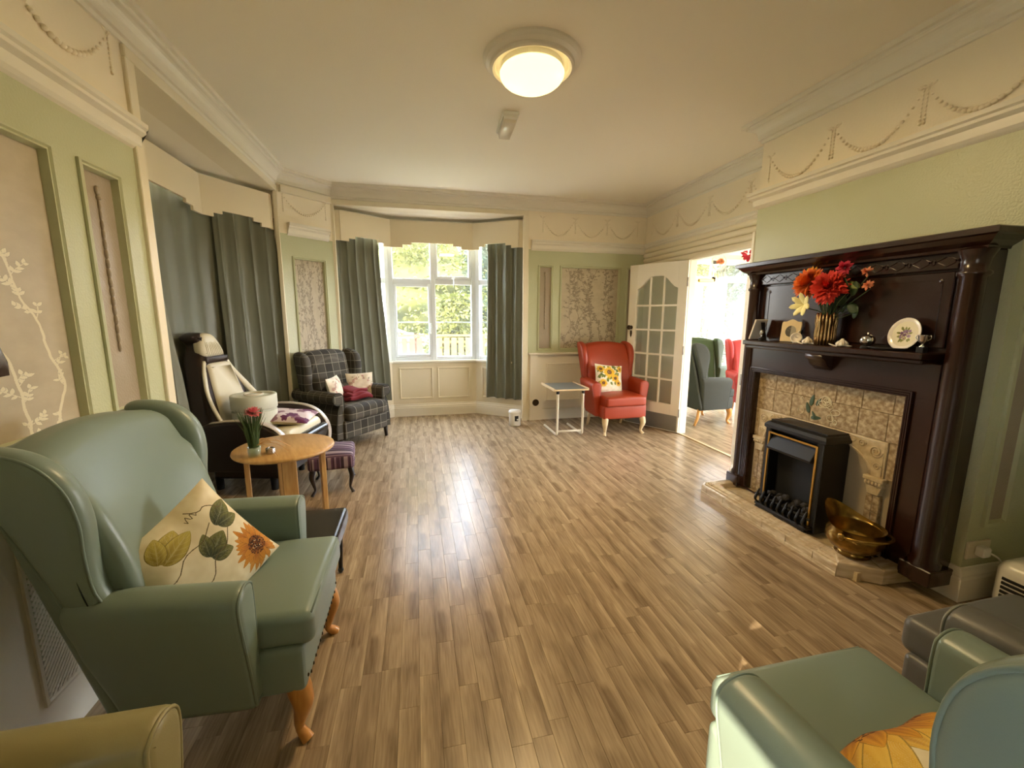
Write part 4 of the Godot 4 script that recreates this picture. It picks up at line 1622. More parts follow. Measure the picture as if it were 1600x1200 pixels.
func tartan_chair() -> void:
	var o := thing("wing_armchair", "dark grey tartan wing armchair with rolled arms in the panelled corner", "chair", Vector3(-0.80, 0, -4.93), 0.87)
	var m: Material = M.tartan
	var ap := S()
	rbox(ap, T(Vector3(0, 0.215, 0.0)), Vector3(0.60, 0.19, 0.66), 0.02, 3, 2)
	part(o, "seat_rail", ap, m)
	var cu := S()
	var crown := func(v: Vector3) -> Vector3:
		return v + Vector3(0, (0.025 if v.y > 0 else 0.0) * maxf(0.0, (1.0 - pow(v.x / 0.28, 2.0)) * (1.0 - pow(v.z / 0.33, 4.0))), 0)
	rbox(cu, T(Vector3(0, 0.375, 0.06)), Vector3(0.55, 0.15, 0.64), 0.045, 8, 3, crown)
	part(o, "seat_cushion", cu, m)
	var bk := S()
	var lean := func(v: Vector3) -> Vector3:
		var f := (v.y + 0.3) / 0.6
		return Vector3(v.x, v.y - (0.03 * pow(v.x / 0.28, 2.0) if v.y > 0.2 else 0.0), v.z - 0.12 * f + 0.03 * (1.0 - pow(v.x / 0.28, 2.0)))
	rbox(bk, T(Vector3(0, 0.70, -0.20)), Vector3(0.54, 0.62, 0.17), 0.07, 8, 4, lean)
	part(o, "backrest", bk, m)
	var lum := S()
	rbox(lum, Transform3D(Basis(Vector3.RIGHT, -0.25), Vector3(0.05, 0.54, -0.06)), Vector3(0.46, 0.2, 0.12), 0.055, 6, 4)
	part(o, "lumbar_roll", lum, m)
	for s in [-1.0, 1.0]:
		var am := S()
		var pr: Array = [Vector2(0.27 * s, 0.12), Vector2(0.27 * s, 0.5)]
		for i in 13:
			var a := PI * 0.92 - (PI * 1.5) * i / 12.0
			pr.append(Vector2((0.335 + 0.065 * cos(a)) * s, 0.545 + 0.065 * sin(a)))
		pr.append(Vector2(0.345 * s, 0.42))
		pr.append(Vector2(0.375 * s, 0.24))
		pr.append(Vector2(0.375 * s, 0.12))
		puff(am, T(Vector3(0, 0, -0.03)), pr, 0.66, 0.018, 3)
		var arm := part(o, "armrest", am, m)
		var rim: Array = []
		for q in pr:
			rim.append(Vector3(q.x, q.y, 0.292))
		var ai := S()
		tube(ai, rim, 0.005, 6)
		part(arm, "piping", ai, M.piping_cloth)
		var wg := S()
		var wo: Array = curve([Vector2(-0.25, 0.55), Vector2(-0.32, 0.8), Vector2(-0.35, 0.96), Vector2(-0.30, 1.0), Vector2(-0.2, 0.985), Vector2(-0.13, 0.93), Vector2(-0.11, 0.8), Vector2(-0.12, 0.66), Vector2(-0.11, 0.58)], 4, true)
		var flare := func(v: Vector3) -> Vector3:
			var f := clampf((v.x + 0.35) / 0.24, 0, 1)
			return Vector3(s * (0.31 + v.z + 0.03 * f), v.y, v.x)
		puff(wg, T(Vector3.ZERO), wo, 0.095, 0.04, 4, flare)
		part(o, "wing", wg, m)
		for z in [0.27, -0.27]:
			var lg := S()
			tube(lg, [Vector3(s * 0.32, 0.14, z), Vector3(s * 0.325, 0.0, z + signf(z) * 0.01)], [0.026, 0.017], 4, true, Vector3(1, 0, 1))
			part(o, "leg", lg, M.dark_leg)
	var ob := S()
	rbox(ob, Transform3D(Basis(Vector3.RIGHT, -0.16), Vector3(0, 0.57, -0.32)), Vector3(0.62, 0.8, 0.05), 0.02, 4, 2)
	part(o, "back_panel", ob, m)
	# cushions and throw on the seat
	var w := Transform3D(Basis(Vector3.UP, 0.87), Vector3(-0.80, 0, -4.93))
	cushion("scatter_cushion", "cream floral cushion standing against the near arm of the tartan chair", w * Transform3D(Basis(Vector3.UP, 0.55) * Basis(Vector3.RIGHT, -0.25), Vector3(-0.17, 0.60, 0.06)), Vector2(0.34, 0.29), 0.11, M.script_cushion)
	cushion("scatter_cushion", "cream floral cushion with a worded motif against the tartan chair's window-side arm", w * Transform3D(Basis(Vector3.UP, -0.55) * Basis(Vector3.RIGHT, -0.2), Vector3(0.20, 0.60, 0.03)), Vector2(0.30, 0.28), 0.1, M.script_cushion)
	var th := thing("folded_throw", "folded burgundy throw on the seat of the tartan chair", "throw", Vector3(-0.80, 0, -4.93), 0.87)
	for k in 3:
		var ts := S()
		var fold := func(v: Vector3) -> Vector3:
			return v + Vector3(0, 0.012 * sin(v.x * 23.0 + k) + 0.014 * sin(v.z * 19.0 + v.x * 9.0 + k * 2.0), 0.01 * sin(v.x * 30.0))
		rbox(ts, Transform3D(Basis(Vector3.UP, 0.1 * k - 0.15), Vector3(0.03 + 0.012 * k, 0.502 + 0.036 * k, 0.14 - 0.02 * k)), Vector3(0.30 - 0.03 * k, 0.045, 0.24 - 0.03 * k), 0.02, 10, 3, fold)
		part(th, "fold", ts, M.throw)

func massage_chair() -> void:
	# a brown shell chair with an ivory padded back, curved side strips and hooped arms
	var base := Vector3(-1.34, 0, -3.85)
	var turn := PI / 2 - 0.22
	var o := thing("recliner", "dark brown leather recliner with ivory padded back and hooped arms", "chair", base, turn)
	# shell behind the pad
	var sh := S()
	var so: Array = curve([Vector2(-0.09, 1.2), Vector2(-0.13, 1.27), Vector2(-0.02, 1.31), Vector2(0.11, 1.26), Vector2(0.15, 1.1), Vector2(0.24, 0.86), Vector2(0.31, 0.6), Vector2(0.31, 0.35), Vector2(0.0, 0.3), Vector2(-0.31, 0.35), Vector2(-0.31, 0.6), Vector2(-0.24, 0.86), Vector2(-0.16, 1.1)], 4, true)
	var tilt := func(v: Vector3) -> Vector3:
		return Vector3(v.x, v.y - 0.06, v.z - 0.20 - 0.26 * (v.y - 0.35))
	puff(sh, T(Vector3(0, 0, 0.03)), so, 0.17, 0.05, 4, tilt)
	part(o, "back_shell", sh, M.brown_leather)
	var pad := S()
	var po: Array = curve([Vector2(-0.19, 0.42), Vector2(-0.18, 0.7), Vector2(-0.14, 1.0), Vector2(-0.12, 1.06), Vector2(0.0, 1.07), Vector2(0.12, 1.06), Vector2(0.14, 1.0), Vector2(0.18, 0.7), Vector2(0.19, 0.42)], 4, true)
	puff(pad, T(Vector3(0, 0, 0.10)), po, 0.08, 0.03, 3, func(v: Vector3) -> Vector3: return tilt.call(v) + Vector3(0, 0, 0.0))
	part(o, "back_pad", pad, M.ivory_leather)
	var hp := S()
	var ho: Array = curve([Vector2(-0.115, 1.12), Vector2(-0.115, 1.2), Vector2(-0.07, 1.285), Vector2(0.0, 1.305), Vector2(0.07, 1.285), Vector2(0.115, 1.2), Vector2(0.115, 1.12), Vector2(0.0, 1.11)], 4, true)
	puff(hp, T(Vector3(0, 0, 0.08)), ho, 0.09, 0.035, 4, tilt)
	var head := part(o, "headrest", hp, M.ivory_leather)
	var gath := S()
	for k in 9:
		var x := -0.085 + 0.021 * k
		tube(gath, [tilt.call(Vector3(x, 1.125, 0.125)), tilt.call(Vector3(x * 0.9, 1.2 + 0.012 * sin(k * 2.1), 0.128)), tilt.call(Vector3(x * 0.8, 1.25, 0.122))], [0.002, 0.0035, 0.001], 5)
	part(head, "gathers", gath, M.ivory_leather)
	var sp := S()
	var so2: Array = []
	for i in 13:
		var x := -0.128 + 0.256 * i / 12.0
		so2.append(tilt.call(Vector3(x, 1.095, 0.135 - 0.7 * x * x)))
	tube(sp, so2, Vector2(0.024, 0.006), 8, true, Vector3.UP)
	part(o, "strap", sp, M.brown_leather)
	for s in [-1.0, 1.0]:
		var ss := S()
		var c: Array = curve([tilt.call(Vector3(0.12 * s, 1.08, 0.10)), tilt.call(Vector3(0.17 * s, 0.98, 0.10)), tilt.call(Vector3(0.25 * s, 0.83, 0.13)), tilt.call(Vector3(0.30 * s, 0.66, 0.19)), tilt.call(Vector3(0.31 * s, 0.50, 0.27)), tilt.call(Vector3(0.29 * s, 0.46, 0.36))], 5)
		tube(ss, c, Vector2(0.028, 0.014), 8, true, Vector3(s, 0, 0.3))
		part(o, "side_strip", ss, M.ivory_leather)
		# hooped arm, a dark panel under a silver hoop
		var arm := S()
		var ao: Array = curve([Vector2(-0.22, 0.2), Vector2(-0.22, 0.52), Vector2(-0.05, 0.585), Vector2(0.16, 0.59), Vector2(0.32, 0.55), Vector2(0.42, 0.46), Vector2(0.46, 0.34), Vector2(0.44, 0.2)], 5)
		puff(arm, Transform3D(Basis(Vector3(0, 0, 1), Vector3.UP, Vector3(-1, 0, 0)), Vector3(0.345 * s, 0, 0)), ao, 0.085, 0.02, 3)
		var ar := part(o, "armrest", arm, M.brown_leather)
		var hoop := S()
		var hpnts: Array = []
		for i in range(8, ao.size()):
			hpnts.append(Vector3(0.345 * s, ao[i].y + 0.004, ao[i].x + 0.004))
		tube(hoop, hpnts, Vector2(0.034, 0.008), 8, true, Vector3(1, 0, 0))
		part(ar, "hoop", hoop, M.silver_trim)
	var seat := S()
	rbox(seat, Transform3D(Basis(Vector3.RIGHT, -0.1), Vector3(0, 0.40, 0.10)), Vector3(0.58, 0.14, 0.66), 0.05, 6, 3)
	part(o, "seat", seat, M.ivory_leather)
	var lip := S()
	rbox(lip, Transform3D(Basis(Vector3.RIGHT, 0.35), Vector3(0, 0.33, 0.42)), Vector3(0.58, 0.22, 0.09), 0.035, 4, 3)
	part(o, "calf_pad", lip, M.black_leather)
	var bs := S()
	rbox(bs, T(Vector3(0, 0.2, 0.05)), Vector3(0.5, 0.22, 0.56), 0.03, 3, 2)
	part(o, "base", bs, M.brown_leather)
	for p in [Vector2(-0.22, 0.24), Vector2(0.22, 0.24), Vector2(-0.22, -0.2), Vector2(0.22, -0.2)]:
		var ft := S()
		tube(ft, [Vector3(p.x, 0.12, p.y), Vector3(p.x, 0.0, p.y)], [0.03, 0.026], 8)
		part(o, "foot", ft, M.black_matt)
	var w := Transform3D(Basis(Vector3.UP, turn), base)
	cushion("floral_cushion", "plum and blush floral cushion lying on the brown recliner's seat", w * Transform3D(Basis(Vector3.UP, 0.2) * Basis(Vector3.RIGHT, -PI / 2 + 0.10), Vector3(0.07, 0.535, 0.24)), Vector2(0.42, 0.40), 0.10, M.plum_floral)
	# two-tier round box standing on the seat
	var bxp := w * Vector3(-0.08, 0.462, 0.05)
	var d := thing("round_box", "pale grey-green round lidded box standing on the recliner seat", "box", bxp, turn)
	var body := S()
	lathe(body, T(Vector3.ZERO), [Vector2(0, 0), Vector2(0.158, 0), Vector2(0.162, 0.004), Vector2(0.162, 0.165), Vector2(0.157, 0.168), Vector2(0, 0.168)], 40, false)
	part(d, "body", body, M.drum)
	var band := S()
	lathe(band, T(Vector3.ZERO), [Vector2(0.15, 0.168), Vector2(0.15, 0.182)], 40)
	part(d, "waist", band, M.drum)
	var lid := S()
	lathe(lid, T(Vector3.ZERO), [Vector2(0.15, 0.182), Vector2(0.164, 0.182), Vector2(0.167, 0.187), Vector2(0.167, 0.288), Vector2(0.162, 0.294), Vector2(0.135, 0.294), Vector2(0.13, 0.286), Vector2(0.08, 0.286), Vector2(0.076, 0.292), Vector2(0, 0.294)], 40)
	part(d, "lid", lid, M.drum)
	var ring := S()
	var rp: Array = []
	for k in 25:
		rp.append(Vector3(0.065 * cos(TAU * k / 24), 0.296, 0.065 * sin(TAU * k / 24)))
	tube(ring, rp, 0.006, 6, false)
	part(d, "rim_ring", ring, M.porcelain)

func stools() -> void:
	# striped stool
	var o := thing("footstool", "plum striped footstool on dark curved legs", "stool", Vector3(-0.70, 0, -3.565), 0.12)
	var st := S()
	var n := 14
	var crown := func(v: Vector3) -> Vector3:
		return v + Vector3(0, 0.03 * maxf(0.0, (1.0 - pow(v.x / 0.17, 2.0)) * (1.0 - pow(v.z / 0.21, 2.0))) if v.y > 0 else 0.0, 0)
	rbox(st, T(Vector3(0, 0.255, 0)), Vector3(0.34, 0.11, 0.42), 0.03, n, 3, crown)
	part(o, "cushion_top", st, M.stripe)
	for sx in [-1.0, 1.0]:
		for sz in [-1.0, 1.0]:
			part(o, "leg", cabriole(sx * 0.13, sz * 0.17, 0.21, Vector3(sx * 0.7, 0, sz * 0.7), 0.62), M.dark_leg)
	for sz in [-1.0, 1.0]:
		var tg := S()
		box(tg, Transform3D(Basis(Vector3.UP, 0.1), Vector3(0.172, 0.272, 0.12 * sz)), Vector3(0.004, 0.008, 0.035))
		part(o, "label_tag", tg, M.porcelain)
	# black stool pushed in beside the green chair
	var b := thing("footstool", "glossy black leather footstool beside the sage green wing chair", "stool", Vector3(-0.575, 0, -2.14), 0.0)
	var bs := S()
	rbox(bs, T(Vector3(0, 0.315, 0)), Vector3(0.36, 0.09, 0.38), 0.022, 6, 3)
	part(b, "cushion_top", bs, M.black_leather)
	for sx in [-1.0, 1.0]:
		for sz in [-1.0, 1.0]:
			var lg := S()
			tube(lg, [Vector3(sx * 0.14, 0.28, sz * 0.15), Vector3(sx * 0.13, 0.03, sz * 0.14)], 0.012, 8)
			ball(lg, Vector3(sx * 0.13, 0.016, sz * 0.14), Vector3(0.016, 0.016, 0.016), 8, 6)
			part(b, "leg", lg, M.black_metal)
	var rl := S()
	tube(rl, [Vector3(0.15, 0.20, 0.14), Vector3(0.13, 0.05, 0.14)], 0.005, 6)
	part(b, "lever", rl, M.chrome)

# ---------------------------------------------------------------- tables, lamps and small things
func side_table() -> void:
	var c := Vector3(-0.885, 0, -3.0)
	var o := thing("side_table", "round pale beech side table with four broad legs", "table", c, 0.35)
	var st := S()
	lathe(st, T(Vector3.ZERO), [Vector2(0, 0.502), Vector2(0.298, 0.502), Vector2(0.305, 0.507), Vector2(0.308, 0.514), Vector2(0.305, 0.523), Vector2(0.298, 0.527), Vector2(0, 0.527)], 56)
	part(o, "table_top", st, M.beech)
	for k in 4:
		var a := PI / 2 * k
		var b := Basis(Vector3.UP, a)
		var lg := S()
		box(lg, Transform3D(b, b * Vector3(0.225, 0.25, 0)), Vector3(0.032, 0.5, 0.085), 0.004)
		part(o, "leg", lg, M.beech)
	for k in 2:
		var rl := S()
		box(rl, Transform3D(Basis(Vector3.UP, PI / 2 * k), Vector3(0, 0.465 - 0.0005 * k, 0)), Vector3(0.44, 0.055, 0.024), 0.003)
		part(o, "rail", rl, M.beech)
	# grass plant with a pink bloom in a glass
	var v := thing("potted_plant", "tall grass and one pink bloom in a small glass on the beech table", "plant", Vector3(-1.0, 0.527, -2.80), 0.0)
	var gl := S()
	lathe(gl, T(Vector3.ZERO), [Vector2(0, 0.004), Vector2(0.034, 0.004), Vector2(0.036, 0.002), Vector2(0.037, 0.065), Vector2(0.034, 0.065), Vector2(0.033, 0.008), Vector2(0, 0.008)], 24)
	part(v, "glass", gl, M.vase_glass)
	var fill := S()
	lathe(fill, T(Vector3.ZERO), [Vector2(0, 0.009), Vector2(0.032, 0.009), Vector2(0.032, 0.055), Vector2(0, 0.055)], 20)
	part(v, "moss", fill, M.leaf_light)
	var g := RandomNumberGenerator.new()
	g.seed = 8
	var gs := S()
	for k in 150:
		var a := g.randf() * TAU
		var r := g.randf_range(0.0, 0.028)
		var tip := g.randf_range(0.01, 0.07)
		var h := g.randf_range(0.16, 0.26)
		var p0 := Vector3(cos(a) * r, 0.05, sin(a) * r)
		tube(gs, [p0, p0 + Vector3(cos(a) * tip * 0.35, h * 0.6, sin(a) * tip * 0.35), p0 + Vector3(cos(a) * tip, h, sin(a) * tip)], [0.0024, 0.0022, 0.0006], 4, false)
	part(v, "grass_blades", gs, M.stem)
	var wl := S()
	for k in 5:
		var a := -0.6 + 0.5 * k
		tube(wl, curve([Vector3(0, 0.055, 0), Vector3(cos(a) * 0.06, 0.09, -sin(a) * 0.06), Vector3(cos(a) * 0.14, 0.075, -sin(a) * 0.14), Vector3(cos(a) * 0.2, 0.03, -sin(a) * 0.2)], 5), 0.0014, 4)
	part(v, "trailing_blades", wl, M.leg_wood)
	var fs := S()
	bloom(fs, Vector3(0.015, 0.275, 0.0), 0.06, 110, 4)
	part(v, "bloom", fs, M.pink)
	var dish := thing("tealight_holder", "small clear tealight holder beside the plant on the beech table", "candle holder", Vector3(-0.925, 0.527, -2.845), 0.3)
	var ds := S()
	lathe(ds, T(Vector3.ZERO), [Vector2(0, 0.0), Vector2(0.024, 0.0), Vector2(0.028, 0.006), Vector2(0.028, 0.035), Vector2(0.022, 0.038), Vector2(0.02, 0.012), Vector2(0, 0.011)], 12, false)
	part(dish, "cup", ds, M.chrome)
	var dc := S()
	lathe(dc, T(Vector3.ZERO), [Vector2(0.0, 0.026), Vector2(0.0195, 0.026), Vector2(0.0195, 0.012)], 16)
	part(dish, "wax", dc, M.porcelain)

# many narrow petals round a centre
func bloom(st: SurfaceTool, c: Vector3, r: float, n: int, sd: int, facing := Vector3.UP, dome := 1.0) -> void:
	var g := RandomNumberGenerator.new()
	g.seed = sd
	st.set_smooth_group(FLAT)
	var y := facing.normalized()
	var x := (Vector3.RIGHT if absf(y.x) < 0.8 else Vector3.UP).cross(y).normalized()
	var z := x.cross(y)
	for k in n:
		var a := g.randf() * TAU
		var lift := g.randf_range(-0.35, 1.3) * dome
		var d := (x * cos(a) + z * sin(a)) * cos(lift) + y * sin(lift)
		var s := y.cross(d).normalized()
		if s.length() < 0.1:
			s = x
		var l := r * g.randf_range(0.82, 1.05) * (1.0 - 0.32 * clampf(lift, 0.0, 1.3))
		var w := r * 0.17
		var p0 := c + d * r * 0.1
		var p1 := c + d * l * 0.62
		var p2 := c + d * l + y * r * 0.06
		var up := d.cross(s) * r * 0.05
		quad(st, p0, p1 - s * w + up, p2, p1 + s * w + up)

func overbed_table() -> void:
	var o := thing("overbed_table", "cream tubular overbed table with a grey tilting top", "table", Vector3(1.72, 0, -4.75), 0.0)
	var st := S()
	for x in [-0.155, 0.155]:
		tube(st, curve([Vector3(x, 0.014, -0.28), Vector3(x, 0.014, 0.1), Vector3(x, 0.014, 0.17), Vector3(x, 0.03, 0.205), Vector3(x, 0.09, 0.215), Vector3(x, 0.54, 0.215)], 5), 0.0135, 10)
	part(o, "frame", st, M.tube_cream)
	var cr := S()
	tube(cr, [Vector3(-0.155, 0.06, 0.21), Vector3(0.155, 0.06, 0.21)], 0.012, 8)
	part(o, "crossbar", cr, M.tube_cream)
	for x in [-0.155, 0.155]:
		var cl := S()
		lathe(cl, T(Vector3(x, 0.505, 0.215)), [Vector2(0.0, 0), Vector2(0.018, 0), Vector2(0.018, 0.03), Vector2(0, 0.03)], 10, false)
		part(o, "height_collar", cl, M.black_metal)
	var tp := S()
	box(tp, T(Vector3(0.0, 0.553, -0.01)), Vector3(0.40, 0.012, 0.50), 0.004)
	part(o, "tray", tp, M.tray_grey)
	for r in [[Vector3(-0.205, 0.556, -0.01), Vector3(0.016, 0.032, 0.52)], [Vector3(0.205, 0.556, -0.01), Vector3(0.016, 0.032, 0.52)], [Vector3(0, 0.552, 0.245), Vector3(0.40, 0.02, 0.016)]]:
		var q := S()
		box(q, T(r[0]), r[1], 0.005)
		part(o, "tray_rim", q, M.tray_rim)

func ceiling_lamp() -> void:
	var c := Vector3(0.69, CEIL, -2.57)
	var rose := structure("trim_6", c)
	var st := S()
	lathe(st, T(Vector3.ZERO), [Vector2(0, -0.03), Vector2(0.18, -0.03), Vector2(0.185, -0.036), Vector2(0.205, -0.04), Vector2(0.212, -0.05), Vector2(0.225, -0.056), Vector2(0.236, -0.05), Vector2(0.24, -0.036), Vector2(0.262, -0.026), Vector2(0.275, -0.01), Vector2(0.278, 0)], 64, false)
	part(rose, "ceiling_rose", st, M.white)
	var o := thing("ceiling_lamp", "round opal glass ceiling lamp under the plaster rose, lit", "lamp", c + Vector3(0, -0.03, 0))
	var bp := S()
	lathe(bp, T(Vector3.ZERO), [Vector2(0, -0.03), Vector2(0.168, -0.03), Vector2(0.172, -0.026), Vector2(0.172, 0), Vector2(0, 0)], 48, false)
	part(o, "base_plate", bp, M.plastic_white)
	var bw := S()
	var pr: Array = [Vector2(0.160, -0.03), Vector2(0.178, -0.034)]
	for i in 9:
		var a := PI / 2 * i / 8
		pr.append(Vector2(0.184 * cos(a) if i < 8 else 0.0, -0.045 - 0.085 * sin(a)))
	pr.reverse()
	lathe(bw, T(Vector3.ZERO), pr, 56)
	part(o, "lamp_shade", bw, M.lamp)
	var l := AreaLight3D.new()
	l.name = "lamp_light"
	o.add_child(l)
	l.position = Vector3(0, -0.14, 0)
	l.rotation_degrees = Vector3(-90, 0, 0)
	l.area_size = Vector2(0.3, 0.3)
	l.area_normalize_energy = true
	l.light_color = Color(1.0, 0.86, 0.62)
	l.light_energy = 2.2
	l.area_range = 14.0
	l.shadow_enabled = true
	# emergency light fitting
	var e := thing("emergency_light", "slim clear emergency light box screwed to the ceiling", "light fitting", Vector3(0.715, CEIL, -3.36), -0.05)
	var eb := S()
	bx(eb, -0.06, 0.06, -0.03, 0.0, -0.17, 0.17, 0.006)
	part(e, "base", eb, M.plastic_white)
	var ed := S()
	puff(ed, Transform3D(Basis.IDENTITY, Vector3(0, 0, 0)), [Vector2(-0.052, -0.03), Vector2(-0.04, -0.072), Vector2(0.04, -0.072), Vector2(0.052, -0.03)], 0.30, 0.006, 2)
	part(e, "diffuser", ed, M.porcelain)
	var es := S()
	bx(es, -0.05, 0.05, -0.05, -0.03, 0.15, 0.168, 0.004)
	part(e, "end_cap", es, M.plastic_white)

func bins() -> void:
	var o := thing("waste_bin", "small white lidded bin with a black label beside the curtain", "bin", Vector3(1.20, 0, -5.14), 0.1)
	var st := S()
	lathe(st, T(Vector3.ZERO), [Vector2(0, 0.0), Vector2(0.064, 0.0), Vector2(0.072, 0.01), Vector2(0.078, 0.16), Vector2(0.076, 0.165), Vector2(0, 0.165)], 28)
	part(o, "body", st, M.plastic_white)
	var ld := S()
	lathe(ld, T(Vector3.ZERO), [Vector2(0.076, 0.163), Vector2(0.081, 0.166), Vector2(0.081, 0.185), Vector2(0.07, 0.2), Vector2(0.03, 0.208), Vector2(0, 0.209)], 28)
	part(o, "lid", ld, M.plastic_white)
	var lb := S()
	lathe(lb, T(Vector3.ZERO), [Vector2(0.0745, 0.07), Vector2(0.0785, 0.14)], 8, true, -PI / 2 - 0.35, -PI / 2 + 0.3)
	var lab := part(o, "label_patch", lb, M.label_black)
	var lp := S()
	lathe(lp, T(Vector3.ZERO), [Vector2(0.0765, 0.082), Vector2(0.0775, 0.1)], 5, true, -PI / 2 + 0.0, -PI / 2 + 0.28)
	part(lab, "label_print", lp, M.plastic_white)
	var pd := S()
	rbox(pd, T(Vector3(0, 0.018, 0.076)), Vector3(0.05, 0.012, 0.03), 0.005, 2, 2)
	part(o, "pedal", pd, M.plastic_white)
	# white heater behind the grey chair
	var h := thing("fan_heater", "white rounded fan heater with dark louvres standing in the alcove", "heater", Vector3(2.80, 0, -1.22), 0.0)
	var hb := S()
	rbox(hb, T(Vector3(0, 0.13, 0)), Vector3(0.24, 0.26, 0.2), 0.06, 3, 4)
	part(h, "body", hb, M.plastic_white)
	for k in 6:
		var lv := S()
		bx(lv, -0.124, -0.116, 0.06 + 0.022 * k, 0.074 + 0.022 * k, -0.055, 0.055, 0.001)
		part(h, "louvre", lv, M.label_black)
	for k in 6:
		var lv := S()
		bx(lv, -0.07, 0.07, 0.06 + 0.022 * k, 0.074 + 0.022 * k, 0.096, 0.103, 0.001)
		part(h, "louvre", lv, M.label_black)
	# double socket in the alcove and its lead
	var s := thing("wall_socket", "cream double wall socket with a plug in the alcove", "socket", Vector3(2.68, 0.265, B1), PI / 2)
	var sp := S()
	bx(sp, -0.012, 0.0, -0.045, 0.045, -0.075, 0.075, 0.003)
	part(s, "face_plate", sp, M.tube_cream)
	var pl := S()
	bx(pl, -0.05, -0.01, -0.025, 0.025, -0.03, 0.02, 0.006)
	part(s, "plug", pl, M.plastic_white)
	var cb := thing("power_cable", "white power lead hanging from the alcove socket to the heater", "cable", Vector3(2.69, 0.262, B1 + 0.045))
	var cs := S()
	tube(cs, curve([Vector3(0, 0, 0), Vector3(0.04, -0.02, 0.012), Vector3(0.09, -0.07, 0.012), Vector3(0.12, -0.13, 0.0)], 6), 0.005, 6)
	part(cb, "lead", cs, M.plastic_white)
	# the corner of something brown hung on the left panelling
	var w := thing("wall_hanging", "brown carved wooden plaque on the wallpapered panel", "plaque", Vector3(LEFT, 1.22, -1.46))
	var ws := S()
	puff(ws, Transform3D(Basis(Vector3(0, 0, -1), Vector3.UP, Vector3(1, 0, 0)), Vector3(0.012, 0, 0)), [Vector2(-0.12, -0.04), Vector2(0.26, -0.025), Vector2(0.262, 0.02), Vector2(0.245, 0.07), Vector2(0.2, 0.10), Vector2(-0.12, 0.12)], 0.02, 0.004, 2)
	part(w, "board", ws, M.mahogany)

# ---------------------------------------------------------------- fireplace
func fp_turn(x: float) -> Transform3D:
	# outlines given as (-z, y) standing on the breast, thickness towards the room, centred at x
	return Transform3D(Basis(Vector3(0, 0, -1), Vector3.UP, Vector3(1, 0, 0)), Vector3(x, 0, 0))

